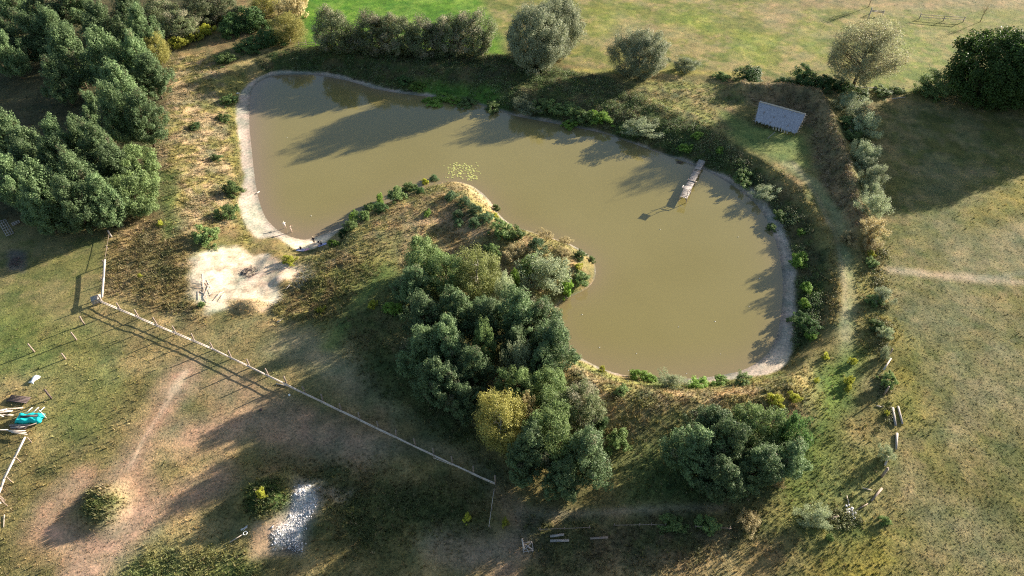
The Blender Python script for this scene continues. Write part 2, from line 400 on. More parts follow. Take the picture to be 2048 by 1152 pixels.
def b_leaf(n, tr=.3, rnd=.6):
    at = N(n, 'ShaderNodeAttribute', attribute_name='col')
    oi = N(n, 'ShaderNodeObjectInfo')
    mr = N(n, 'ShaderNodeMapRange'); mr.inputs[3].default_value = 1 - rnd / 2; mr.inputs[4].default_value = 1 + rnd / 2
    n.links.new(oi.outputs['Random'], mr.inputs[0])
    sc_ = N(n, 'ShaderNodeVectorMath', operation='SCALE')
    n.links.new(at.outputs[0], sc_.inputs[0]); n.links.new(mr.outputs[0], sc_.inputs['Scale'])
    d = N(n, 'ShaderNodeBsdfPrincipled', i_Roughness=.6); d.inputs['Specular IOR Level'].default_value = .25
    t = N(n, 'ShaderNodeBsdfTranslucent')
    n.links.new(sc_.outputs[0], d.inputs['Base Color']); n.links.new(sc_.outputs[0], t.inputs[0])
    mx = N(n, 'ShaderNodeMixShader'); mx.inputs[0].default_value = tr
    n.links.new(d.outputs[0], mx.inputs[1]); n.links.new(t.outputs[0], mx.inputs[2])
    return mx.outputs[0]
M_leaf = mat('foliage', lambda n: b_leaf(n, .36))
M_grass = mat('grass_blades', lambda n: b_leaf(n, .25, 0))

def b_simple(col, col2, scale=3, rough=.85, sc=None, bump=.0):
    def f(n):
        t = noise(n, scale, 5, .65, sc=sc)
        p = N(n, 'ShaderNodeBsdfPrincipled', i_Roughness=rough); p.inputs['Specular IOR Level'].default_value = .2
        n.links.new(ramp(n, t.outputs[0], [(.3, col), (.7, col2)]), p.inputs['Base Color'])
        if bump:
            bp = N(n, 'ShaderNodeBump', i_Distance=bump); n.links.new(t.outputs[0], bp.inputs['Height']); n.links.new(bp.outputs[0], p.inputs['Normal'])
        return p.outputs[0]
    return f
M_bark = mat('bark', b_simple((.07,.05,.035), (.17,.12,.08), 4, .95))
M_birch = mat('pale_bark', b_simple((.25,.23,.2), (.6,.57,.5), 5, .8))
M_wood = mat('weathered_wood', b_simple((.20,.18,.165), (.44,.39,.35), 5, .85, (1,1,1)))
M_woodpale = mat('pale_sawn_wood', b_simple((.42,.35,.29), (.62,.53,.45), 4, .8))  # paler than the weathered wood
M_wooddark = mat('dark_wood', b_simple((.06,.045,.045), (.13,.095,.09), 4, .85))
M_post = mat('brown_post_wood', b_simple((.19,.14,.11), (.34,.27,.22), 4, .9))
M_reed = mat('reed_thatch', b_simple((.17,.17,.19), (.44,.44,.48), 2.6, .95, (2.2,1,1), .06))
M_ridge = mat('pale_thatch_ridge', b_simple((.38,.32,.26), (.58,.5,.42), 4, .9))
M_tarp = mat('turquoise_tarp', b_simple((.0,.36,.36), (.02,.50,.47), 5, .75))
M_white = mat('white_sheet', b_simple((.7,.7,.68), (.85,.85,.83), 3, .6))
M_stone = mat('pale_rubble', b_simple((.26,.25,.25), (.84,.82,.81), 1.9, .9))
M_char = mat('charred_debris', b_simple((.03,.025,.025), (.16,.12,.11), 6, .95))
M_branch = mat('bleached_branch', b_simple((.42,.36,.31), (.68,.6,.53), 4, .9))
M_skin = mat('skin', b_simple((.66,.47,.36), (.72,.53,.42), 6, .5))
M_black = mat('black_cloth', b_simple((.012,.012,.015), (.025,.025,.03), 6, .9))
M_navy = mat('navy_cloth', b_simple((.015,.02,.06), (.03,.035,.09), 6, .9))
M_blonde = mat('fair_hair', b_simple((.5,.38,.24), (.65,.52,.36), 9, .6))
M_brownhair = mat('brown_hair', b_simple((.06,.035,.02), (.12,.07,.04), 9, .6))
M_paleswim = mat('pale_swimwear', b_simple((.75,.7,.66), (.82,.78,.74), 6, .8))
M_blue = mat('blue_towel', b_simple((.22,.24,.5), (.6,.6,.75), 5, .9))
M_pink = mat('pink_towel', b_simple((.6,.28,.32), (.75,.5,.5), 4, .9))
M_metal = mat('galvanised_metal', b_simple((.45,.46,.47), (.6,.6,.6), 5, .45))
M_pad = mat('lily_pad', b_simple((.36,.38,.09), (.52,.50,.2), 3, .5))

def b_water(n):
    sh = N(n, 'ShaderNodeAttribute', attribute_name='shallow')
    nz = noise(n, .05, 3, .5)
    deep = ramp(n, nz.outputs[0], [(.3, (.180,.152,.052)), (.7, (.198,.168,.062))])
    mx = N(n, 'ShaderNodeMix', data_type='RGBA')
    n.links.new(sh.outputs['Fac'], mx.inputs[0]); n.links.new(deep, mx.inputs[6]); mx.inputs[7].default_value = (.22,.16,.105,1)
    p = N(n, 'ShaderNodeBsdfPrincipled', i_Roughness=.05, i_IOR=1.5)
    n.links.new(mx.outputs[2], p.inputs['Base Color'])
    w1 = noise(n, 1.4, 3, .6, sc=(1, .6, 1)); bp = N(n, 'ShaderNodeBump', i_Strength=.10, i_Distance=.03)
    n.links.new(w1.outputs[0], bp.inputs['Height']); n.links.new(bp.outputs[0], p.inputs['Normal'])
    return p.outputs[0]
M_water = mat('pond_water', b_water)

# ------------------------------------------------------------------ mesh building
def mesh(name, V, Fc, mt, cols=None, smooth_=False):
    V = np.asarray(V, np.float32); Fc = np.asarray(Fc, np.int32)
    me = bpy.data.meshes.new(name); k_ = Fc.shape[1]
    me.vertices.add(len(V)); me.vertices.foreach_set('co', V.ravel())
    me.loops.add(Fc.size); me.loops.foreach_set('vertex_index', Fc.ravel())
    me.polygons.add(len(Fc)); me.polygons.foreach_set('loop_start', np.arange(0, Fc.size, k_, dtype=np.int32))
    me.polygons.foreach_set('loop_total', np.full(len(Fc), k_, np.int32))
    if smooth_: me.polygons.foreach_set('use_smooth', np.ones(len(Fc), bool))
    if cols is not None:
        for an, arr in cols.items():
            arr = np.asarray(arr, np.float32)
            if arr.ndim == 2:
                a = me.attributes.new(an, 'FLOAT_COLOR', 'POINT')
                a.data.foreach_set('color', np.concatenate([arr, np.ones((len(arr), 1), np.float32)], 1).ravel())
            else:
                a = me.attributes.new(an, 'FLOAT', 'POINT'); a.data.foreach_set('value', arr)
    me.update(calc_edges=True)
    me.materials.append(mt)
    return me
def obj(name, me, parent=None, loc=None, rot=None, scl=None):
    o = bpy.data.objects.new(name, me); COL.objects.link(o)
    if parent: o.parent = parent
    if loc is not None: o.location = loc
    if rot is not None: o.rotation_euler = rot
    if scl is not None: o.scale = scl
    return o
def tag(o, label=None, cat=None, group=None, kind=None):
    if label: o['label'] = label
    if cat: o['category'] = cat
    if group: o['group'] = group
    if kind: o['kind'] = kind
    return o
def empty(name, loc, rz, label, cat, group=None):
    o = bpy.data.objects.new(name, None); COL.objects.link(o); o.location = loc; o.rotation_euler = (0, 0, rz)
    return tag(o, label, cat, group)

class MB:
    def __init__(s): s.V = []; s.Q = []
    def add(s, V, Q):
        b = len(s.V); s.V += [tuple(v) for v in V]; s.Q += [tuple(i + b for i in q) for q in Q]
    def box(s, c_, size, rz=0, rx=0, ry=0):
        M_ = Matrix.Translation(c_) @ Matrix.Rotation(rz, 4, 'Z') @ Matrix.Rotation(ry, 4, 'Y') @ Matrix.Rotation(rx, 4, 'X')
        a, b, d = [q / 2 for q in size]
        V = [M_ @ Vector((x, y, z)) for z in (-d, d) for y in (-b, b) for x in (-a, a)]
        s.add(V, [(0,2,3,1),(4,5,7,6),(0,1,5,4),(2,6,7,3),(0,4,6,2),(1,3,7,5)])
    def beam(s, p, q, w_, t_):      # plank of width w_ and thickness t_ between two points
        p = Vector(p); q = Vector(q); d = (q - p); L = d.length; d.normalize()
        up = Vector((0, 0, 1)) if abs(d.z) < .9 else Vector((0, 1, 0))
        a = d.cross(up).normalized(); b = a.cross(d)
        V = [p + d * L * e + a * w_ / 2 * i + b * t_ / 2 * j for e in (0, 1) for j in (-1, 1) for i in (-1, 1)]
        s.add(V, [(0,1,3,2),(4,6,7,5),(0,4,5,1),(2,3,7,6),(0,2,6,4),(1,5,7,3)])
    def tube(s, pts, rad, n=6, cap=True):
        pts = [Vector(p) for p in pts]; rings = []
        if not isinstance(rad, (list, tuple)): rad = [rad] * len(pts)
        V = []; Q = []
        for i, p in enumerate(pts):
            d = (pts[min(i + 1, len(pts) - 1)] - pts[max(i - 1, 0)])
            d = d.normalized() if d.length > 1e-6 else Vector((0,0,1))
            ref = Vector((1, 0, 0)) if abs(d.x) < .8 else Vector((0, 1, 0))
            a = d.cross(ref).normalized(); b = d.cross(a)
            for k_ in range(n):
                th = 2 * math.pi * k_ / n; V.append(p + (a * math.cos(th) + b * math.sin(th)) * rad[i])
        for i in range(len(pts) - 1):
            for k_ in range(n):
                Q.append((i * n + k_, i * n + (k_ + 1) % n, (i + 1) * n + (k_ + 1) % n, (i + 1) * n + k_))
        if cap and n == 6:
            o = (len(pts) - 1) * n
            Q += [(o, o + 1, o + 2, o + 3), (o, o + 3, o + 4, o + 5), (3, 2, 1, 0), (5, 4, 3, 0)]
        s.add(V, Q)
    def me(s, name, mt, smooth_=False):
        return mesh(name, s.V, s.Q, mt, None, smooth_)

# ------------------------------------------------------------------ ground and water
ny, nx = X.shape
idx = np.arange(ny * nx).reshape(ny, nx)
Q = np.stack([idx[:-1, :-1], idx[:-1, 1:], idx[1:, 1:], idx[1:, :-1]], -1).reshape(-1, 4)
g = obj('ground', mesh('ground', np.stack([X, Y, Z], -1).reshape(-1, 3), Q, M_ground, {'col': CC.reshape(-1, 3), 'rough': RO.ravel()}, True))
tag(g, 'grassy ground with banks, tracks and sand around the pond', kind='structure')

wx = np.arange(SH[:, 0].min() - 4, SH[:, 0].max() + 5, 1.2); wy = np.arange(SH[:, 1].min() - 4, SH[:, 1].max() + 5, 1.2)
WX, WY = np.meshgrid(wx, wy)
wsd = poly_sd(WX, WY, SH); wpx = bil(PX, WX, WY); wpy = bil(PY, WX, WY)
wid = 2.6 + 4.5 * np.exp(-((wpx - 600) / 90) ** 2 - ((wpy - 460) / 45) ** 2) + 2.5 * smooth(640, 720, wpy) + 2 * smooth(580, 500, wpx)
shal = np.exp(-np.maximum(-wsd, 0) / wid) * (.5 + .4 * smooth(1000, 500, wpx))
ny2, nx2 = WX.shape; i2 = np.arange(ny2 * nx2).reshape(ny2, nx2)
Q2 = np.stack([i2[:-1, :-1], i2[:-1, 1:], i2[1:, 1:], i2[1:, :-1]], -1).reshape(-1, 4)
wt = obj('pond_water', mesh('pond_water', np.stack([WX, WY, np.full(WX.shape, ZW)], -1).reshape(-1, 3), Q2, M_water, {'shallow': shal.ravel()}))
tag(wt, 'still turbid olive-brown water of the pond', kind='structure')

# ------------------------------------------------------------------ leaves, crowns, trees
def unit(v): return v / np.maximum(np.linalg.norm(v, axis=-1, keepdims=True), 1e-6)
def leaf_quads(c_, nrm, size, asp, rng):
    n = len(c_); size = size * .98; asp = min(.75, asp * 1.2)
    r = unit(rng.normal(size=(n, 3)))
    u = unit(np.cross(nrm, r)); v = np.cross(nrm, u)
    s_ = (size * (.6 + .8 * rng.random(n)))[:, None]
    V = np.stack([c_ + u * s_, c_ + v * s_ * asp, c_ - u * s_, c_ - v * s_ * asp], 1).reshape(-1, 3)
    return V, np.arange(4 * n).reshape(n, 4)
def crown_mesh(name, Rr, z0, z1, prof, nclump, nleaf, cr, ls, col, seed, up=.5, asp=.5, elong=1.3, lobes=.18, inner=.25, colvar=.25, alt=None, altp=.0, droop=0, nout=1.0, rn=.75):
    rng = np.random.default_rng(seed); nleaf = int(nleaf * 1.6)
    t = rng.random(nclump * 4); w_ = prof(t) + .05; keep = rng.random(len(t)) < w_ / w_.max(); t = t[keep][:nclump]; n = len(t)
    ph = rng.random(n) * 6.283
    lob = 1 + lobes * (np.sin(ph * 2 + seed) * .6 + np.sin(ph * 3 + seed * 2.1 + t * 4) + .6 * np.sin(ph * 5 + t * 9 + seed))
    rr = np.where(rng.random(n) < inner, .25 + .5 * rng.random(n), .8 + .25 * rng.random(n))
    rad = Rr * prof(t) * lob * rr
    cz_ = z0 + (z1 - z0) * t * (1 + .07 * np.sin(ph * 2 + seed))
    P_ = np.stack([np.cos(ph) * rad, np.sin(ph) * rad, cz_], -1)
    out = unit(np.stack([np.cos(ph), np.sin(ph), np.full(n, 0.0)], -1) * (1 - up) + np.array([0, 0, up]) * (.6 + .8 * t)[:, None])
    crs = cr * (.7 + .6 * rng.random(n))
    off = rng.normal(size=(n, nleaf, 3)); off = unit(off) * (rng.random((n, nleaf, 1)) ** .4)
    al = (off * out[:, None]).sum(-1, keepdims=True)
    offs = (off + out[:, None] * al * (elong - 1)) * crs[:, None, None]
    offs[..., 2] -= droop * (off[..., 2] < 0) * crs[:, None] * rng.random((n, nleaf))
    c_ = (P_[:, None] + offs).reshape(-1, 3)
    nrm = unit(off * nout + rng.normal(size=off.shape) * rn + out[:, None] * .5).reshape(-1, 3)
    V, Qd = leaf_quads(c_, nrm, ls, asp, rng)
    cf = (1 - colvar / 2 + colvar * rng.random(n))[:, None] * (.8 + .4 * rng.random((n, nleaf)))
    cc = np.broadcast_to(np.array(col), (n, nleaf, 3)) * cf[..., None]
    if alt is not None:
        am = (rng.random(n) < altp)[:, None, None] | (rng.random((n, nleaf)) < altp * .3)[..., None]
        cc = np.where(am, np.array(alt) * cf[..., None], cc)
    me = mesh(name, V, Qd, M_leaf, {'col': np.repeat(cc.reshape(-1, 3), 4, 0)})
    return me, P_
def trunk_mesh(name, h, r, centres, seed, mt, limbs=12, start=.25, lean=.3):
    rr = random.Random(seed); b = MB()
    top = h * .88
    pts = [(lean * math.sin(i * .9 + seed) * (i / 6), lean * math.cos(i * 1.1 + seed) * (i / 6), -0.4 + (top + .4) * i / 6) for i in range(7)]
    b.tube(pts, [r * (1.15 - .95 * i / 6) for i in range(7)], 6)
    sel = [centres[rr.randrange(len(centres))] for _ in range(limbs)]
    for cpt in sel:
        zb = max(start * h, cpt[2] - .5 - .35 * math.hypot(cpt[0], cpt[1])); zb = min(zb, top * .95)
        f_ = min(.99, (zb + .4) / (top + .4)); i = int(f_ * 6); a = Vector(pts[i]); a = a.lerp(Vector(pts[min(6, i + 1)]), f_ * 6 - i)
        e = Vector(cpt); mid = a.lerp(e, .5) + Vector((0, 0, .25))
        r0 = r * (1.1 - .9 * f_) * .5
        b.tube([a, mid, e], [r0, r0 * .6, r0 * .2], 5, False)
    return b.me(name, mt, True)
p_pine = lambda t: np.clip(np.minimum(1, .45 + t * 2.2) * (1.04 - t) ** .62, 0.04, 1.2)
p_ball = lambda t: np.sqrt(np.clip(1 - (2 * t - .92) ** 2 * .95, .02, 1))
p_willow = lambda t: np.clip(np.sin(np.pi * (t * .82 + .14)) ** .6, .05, 1)
p_bush = lambda t: np.sqrt(np.clip(1 - (t * 1.0) ** 2.2, .03, 1)) * (.85 + .15 * t)
p_spire = lambda t: np.clip(1.02 - t, .05, 1) ** .8

TPL = {}
def template(kind, i, Rr, h, mt, r, limbs, *a, **k_):
    cm, P_ = crown_mesh(kind + '_crown', Rr, *a, **k_)
    TPL.setdefault(kind, []).append((cm, trunk_mesh(kind + '_trunk', h, r, P_, i + 3, mt, limbs), Rr, h))
for i in range(5):
    template('pine', i, 3.8, 11.5, M_bark, .2, 22, 1.8, 11.5, p_pine, 190, 80, .62, .15, (.135,.20,.085), 100 + i, up=.68, asp=.4, elong=1.9, lobes=.24, inner=.3, colvar=.45, alt=(.13,.13,.07), altp=.04)
for i in range(3):
    template('young_pine', i, 2.2, 5.0, M_bark, .1, 10, .3, 4.9, lambda t: np.clip(1.05 - t * .95, .08, 1) ** .65, 70, 60, .5, .12, (.10,.165,.07), 150 + i, up=.45, asp=.4, elong=1.4, colvar=.4)
for i in range(2):
    template('round_willow', i, 6.0, 10.0, M_bark, .28, 26, .3, 10.0, p_ball, 420, 90, .85, .14, (.215,.245,.145), 200 + i, up=.5, asp=.35, elong=1.5, lobes=.15, inner=.15, colvar=.4, alt=(.30,.32,.20), altp=.2)
template('airy_willow', 0, 6.5, 12.0, M_bark, .35, 60, 2.6, 12.0, p_ball, 300, 85, 1.0, .14, (.34,.345,.19), 220, up=.35, asp=.35, elong=1.5, lobes=.14, inner=.35, colvar=.3, droop=1.0, alt=(.27,.25,.14), altp=.25)
for i in range(2):
    template('hedge_tree', i, 4.2, 9.5, M_bark, .22, 16, .3, 9.5, p_willow, 190, 85, .85, .15, (.165,.20,.09), 240 + i, up=.6, asp=.4, elong=1.5, lobes=.1, inner=.2, colvar=.4, alt=(.30,.28,.18), altp=.25)
for i in range(2):
    template('birch', i, 3.6, 9.5, M_birch, .15, 40, 1.5, 9.5, p_willow, 170, 85, .75, .11, (.33,.31,.085), 260 + i, up=.5, asp=.45, elong=1.5, lobes=.12, inner=.35, colvar=.3, droop=1.1)
for i in range(1):
    template('olive_birch', i, 3.6, 9.5, M_birch, .15, 40, 1.5, 9.5, p_willow, 170, 85, .75, .11, (.21,.235,.075), 265 + i, up=.5, asp=.45, elong=1.6, lobes=.16, inner=.35, colvar=.4, droop=1.1)
for i in range(2):
    template('oak', i, 9.0, 15.5, M_bark, .5, 30, 1.0, 15.5, p_ball, 420, 90, 1.25, .2, (.07,.125,.03), 280 + i, up=.4, asp=.6, elong=1.1, lobes=.12, inner=.2, colvar=.35)
for i in range(4):
    template('bush', i, 1.6, 2.2, M_bark, .05, 9, .1, 2.2, p_bush, 60, 55, .36, .095, (.15,.215,.07), 300 + i, up=.5, asp=.5, elong=1.2, lobes=.34, colvar=.4)
for i in range(3):
    template('silver_bush', i, 1.8, 3.0, M_bark, .06, 12, .1, 3.0, p_ball, 85, 60, .42, .09, (.27,.31,.175), 320 + i, up=.6, asp=.35, elong=1.6, lobes=.34, colvar=.35)
for i in range(2):
    template('yellow_bush', i, 1.4, 2.0, M_bark, .04, 8, .1, 2.0, p_bush, 45, 50, .33, .09, (.36,.37,.05), 340 + i, up=.6, asp=.5, elong=1.4, lobes=.34, colvar=.35)
for i in range(2):
    template('bright_bush', i, 1.4, 2.3, M_bark, .04, 8, .1, 2.3, p_bush, 50, 55, .35, .10, (.18,.29,.05), 350 + i, up=.6, asp=.5, elong=1.4, lobes=.34, colvar=.3)
for i in range(2):
    template('dark_bush', i, 2.4, 3.4, M_bark, .07, 10, .1, 3.4, p_bush, 90, 60, .5, .11, (.075,.135,.042), 360 + i, up=.5, asp=.5, elong=1.2, lobes=.34, colvar=.4)
for i in range(1):
    template('tan_bush', i, 1.6, 2.4, M_bark, .05, 12, .1, 2.4, p_ball, 60, 55, .38, .09, (.36,.30,.15), 370 + i, up=.6, asp=.4, elong=1.5, lobes=.34, colvar=.3)
for i in range(2):
    template('bright_tree', i, 3.4, 8.0, M_bark, .16, 14, 1.2, 8.0, p_willow, 130, 80, .75, .13, (.18,.25,.09), 380 + i, up=.5, asp=.5, elong=1.3, lobes=.16, inner=.2, colvar=.4)
NAME = {'pine':('pine_tree','pine tree'),'young_pine':('young_pine_tree','pine tree'),'round_willow':('willow_tree','willow'),'airy_willow':('willow_tree','willow'),
 'hedge_tree':('leafy_tree','tree'),'birch':('birch_tree','birch'),'olive_birch':('birch_tree','birch'),'oak':('oak_tree','tree'),'bush':('bush','bush'),'silver_bush':('silvery_bush','bush'),'yellow_bush':('yellow_shrub','shrub'),
 'bright_bush':('green_shrub','shrub'),'dark_bush':('dark_bush','bush'),'tan_bush':('dry_bush','bush'),'bright_tree':('leafy_tree','tree')}
CF = {'pine':.56,'young_pine':.42,'round_willow':.5,'airy_willow':.6,'hedge_tree':.5,'birch':.58,'oak':.52,'bright_tree':.55}
cnt = {}
def tree(kind, px, py, rpx, h, label, group=None, rz=None):
    cf = CF.get(kind, .5)
    if kind == 'pine': h *= (.97 if group and 'grove' in group else 1.0 if group and 'clump' in group else 1.15) * (.92 + .16 * R.random()); rpx *= (1.0 if group and 'wood' in group else 1.1) * (.88 + .2 * R.random())
    elif kind == 'yellow_bush': rpx *= .85; h *= .9
    elif h < 4.5: rpx *= 1.05; h *= R.uniform(.85, 1.05)
    x, y, z = P(px, py, cf * h)
    i = cnt.get(kind, 0); cnt[kind] = i + 1
    cm, tm, R0, h0 = TPL[kind][i % len(TPL[kind])]
    cd = H * st + y * ct - (z + cf * h) * st                # depth along the view axis
    r = rpx / F * cd
    nm, cat = NAME[kind]
    rr = R.random()
    o = empty(nm, (x, y, z - .05), R.random() * 6.28 if rz is None else rz, label, cat, group)
    ww = .1 if h > 4.5 else .35
    o.scale = (r / R0 * (1 - ww / 2 + ww * rr), r / R0 * (1 + ww / 2 - ww * rr), h / h0)
    obj('crown', cm, o); obj('trunk', tm, o)
    return o

# ================================================================== TREES
def tree_at(kind, x, y, r_, h, label):
    cm, tm, R0, h0 = TPL[kind][int(x) % len(TPL[kind])]
    nm, cat = NAME[kind]
    o = empty(nm, (x, y, hz(x, y)), R.random() * 6, label, cat); o.scale = (r_ / R0, r_ / R0, h / h0)
    obj('crown', cm, o); obj('trunk', tm, o)
W = 'pines of the wood on the left'
for px, py, rp, h, lb in [
 (28,12,40,12,'blue-green pine cut off by the very top left corner of the picture'),
 (88,22,38,12,'pine second along the top edge from the left corner'),
 (150,8,38,12,'pine third along the top edge from the left corner, in front of a dark gap'),
 (62,72,42,13,'broad light green pine just below the top left corner'),
 (108,66,36,12,'slanting pine between the corner pines and the dark gap'),
 (8,82,36,12,'pine cut by the left edge, second from the top'),
 (20,110,34,11,'pine at the left edge just above the big black hollow in the wood'),
 (143,112,42,14,'tall sunlit pine standing alone right of the upper dark gap'),
 (118,160,34,11,'pine overhanging the right end of the black hollow'),
 (205,62,38,13,'pale green pine on the right rim of the upper dark gap'),
 (258,30,40,13,'tall pale pine near the top edge where the wood meets the mixed thicket'),
 (285,62,36,12,'feathery pale green pine with a bare white stem showing in its side'),
 (212,118,44,13,'large pine in the middle upper wood, left of the one with the white stem'),
 (278,118,38,12,'pine below the white-stemmed one on the clearing edge'),
 (305,150,36,11,'blue-green pine furthest right in the upper wood, against the dry grass'),
 (240,172,42,13,'sunlit pine in the centre of the wood with brownish inner twigs'),
 (190,222,30,10,'short rounded pine beside the right end of the black hollow'),
 (232,228,44,13,'dense pine directly above the lower group on the clearing edge'),
 (285,238,42,12,'pine on the clearing edge halfway down the wood'),
 (22,272,40,12,'large bright pine at the left edge just below the black hollow'),
 (58,305,34,11,'pine right below the bright one at the left edge'),
 (122,290,38,12,'upright pine in the row below the black hollow, second from left'),
 (168,285,32,12,'pine in the middle of the row below the black hollow'),
 (200,300,40,12,'last pine to the right in the row below the black hollow'),
 (62,330,44,12,'wide pine in the lower wood, above the big shaded bluish one'),
 (122,325,40,12,'pine in the centre of the lower wood'),
 (30,362,40,11,'bluish shaded pine near the left edge of the lower wood'),
 (88,385,46,12,'big shaded bluish pine above the slatted frames'),
 (160,360,42,12,'shaded pine in the heart of the lower wood'),
 (150,410,46,11,'dark pine along the lower edge of the wood'),
 (85,420,40,10,'low dark pine reaching over the lawn beside the smaller slatted frame'),
 (208,400,42,11,'dark pine left of the sunlit leafy tree at the wood corner'),
 (232,340,40,11,'sunlit pine near the lower right corner of the wood'),
 ]:
    tree('pine', px, py, rp, h, lb, W)
tree('bright_tree', 275, 335, 38, 9, 'dark leaved tree on the right corner of the wood, above the bright yellow-green one', W)
tree('bright_tree', 265, 388, 42, 9, 'bright yellow-green leafy tree at the lower right corner of the wood')
tree('birch', 312, 95, 22, 8, 'small yellow-green birch on the edge of the upper wood')
for px, py, rp, h, k_, lb in [
 (318,28,34,8,'hedge_tree','greyish tree at the top of the thicket right of the wood'),
 (358,50,34,7,'hedge_tree','olive tree in the thicket above the yellow-brown bushes'),
 (398,22,34,8,'hedge_tree','grey-green tree at the top edge in the middle of the thicket'),
 (440,14,32,7,'hedge_tree','light tree at the top edge at the right end of the thicket'),
 (355,85,20,3,'yellow_bush','yellow-brown bush at the foot of the thicket, nearest the wood'),
 (385,72,20,3,'yellow_bush','yellow-brown bush second from the wood at the foot of the thicket'),
 (410,60,18,3,'yellow_bush','yellowish bush third along the foot of the thicket'),
 (500,38,34,6,'dark_bush','large dark green bush between the thicket and the golden willow'),
 (462,50,26,5,'dark_bush','dark bush left of the large dark green one at the top'),
 (535,76,26,4,'dark_bush','dark bush at the foot of the golden willow'),
 (500,90,24,3,'dark_bush','low dark shrub above the top left end of the pond'),
 (450,115,22,2.5,'bush','low green bush casting shade over the dry grass above the pond'),
 (573,52,30,8,'birch','golden yellow willow with rounded crown above the top left end of the pond'),
 (527,8,26,6,'birch','yellow-green treetop at the top edge left of the golden willow'),
 (588,8,28,8,'tan_bush','tan brown treetop at the top edge behind the golden willow'),
 ]:
    tree(k_, px, py, rp, h, lb)
for px, py, rp, h, lb in [
 (665,62,38,11,'separate narrow tree at the left end of the tall hedge north of the pond'),
 (742,68,37,10.6,'first tree of the joined hedge row, counted from its left end'),
 (795,72,37,10,'second tree of the joined hedge row'),
 (848,76,37,9.6,'third tree of the joined hedge row, with brownish top'),
 (898,72,36,10,'fourth tree of the joined hedge row'),
 (944,66,41,10.8,'broad silvery topped tree at the right end of the joined hedge row'),
 (705,85,22,5,'low tree filling the gap after the separate hedge tree'),
 ]:
    tree('hedge_tree', px, py, rp, h, lb, 'tall hedge north of the pond')
tree('round_willow', 1112, 52, 50, 15.5, 'taller silvery willow half hidden behind the large round one')
tree('round_willow', 1070, 78, 56, 15.5, 'large round grey-green willow north of the pond, tallest in the middle of the top')
tree('round_willow', 1280, 105, 49, 11.5, 'compact dome shaped silver-green willow standing alone right of the large round willow')
tree('airy_willow', 1734, 100, 64, 17, 'big airy pale willow with a leaning open crown and visible branches near the top right')
tree('oak', 2012, 134, 90, 17.5, 'huge dark green broad tree with sunlit yellow-green rim at the right edge')
for x_, y_, h_, lb in ((140,154,21,'tall dark tree outside the right edge, nearest the camera'), (158,166,20,'tall dark tree outside the right edge, behind the nearest one'), (150,176,18,'dark tree outside the right edge, directly behind the huge one'), (143,162,20,'dark tree outside the right edge, filling the gap beside the huge one'), (148,169,18,'dark tree outside the right edge, second behind the huge one')):
    tree_at('oak', x_, y_, 8.5, h_, lb)
tree('bright_tree', 1885, 165, 34, 6, 'yellow-green small tree to the left of the huge dark tree')
tree('bush', 1858, 180, 22, 3, 'low green bush left of the yellow-green small tree by the meadow shade')
tree('silver_bush', 1368, 127, 22, 3.4, 'light green upright bush right of the dome shaped willow')
tree('dark_bush', 1500, 148, 27, 3.6, 'round blue-green bush above the north end of the thatched roof')
tree('dark_bush', 1612, 152, 27, 4, 'dark blue-green bush above the thatched roof')
tree('dark_bush', 1648, 165, 24, 3, 'low dark bush between the blue-green bush and the airy willow')
tree('dark_bush', 1682, 168, 20, 3, 'dark bush against the trunk of the airy willow')
tree('dark_bush', 1570, 165, 18, 2.2, 'small green bush just left above the thatched roof ridge')
tree('bush', 1720, 185, 22, 1.8, 'low green shrub under the airy willow on the ditch bank')
tree('bush', 1765, 182, 18, 1.4, 'low green shrub along the ditch right of the airy willow')
tree('bush', 1795, 180, 14, 1.2, 'small green shrub at the end of the ditch right of the airy willow')
tree('bush', 1445, 152, 14, 1.4, 'small green bush left of the round blue-green bush')
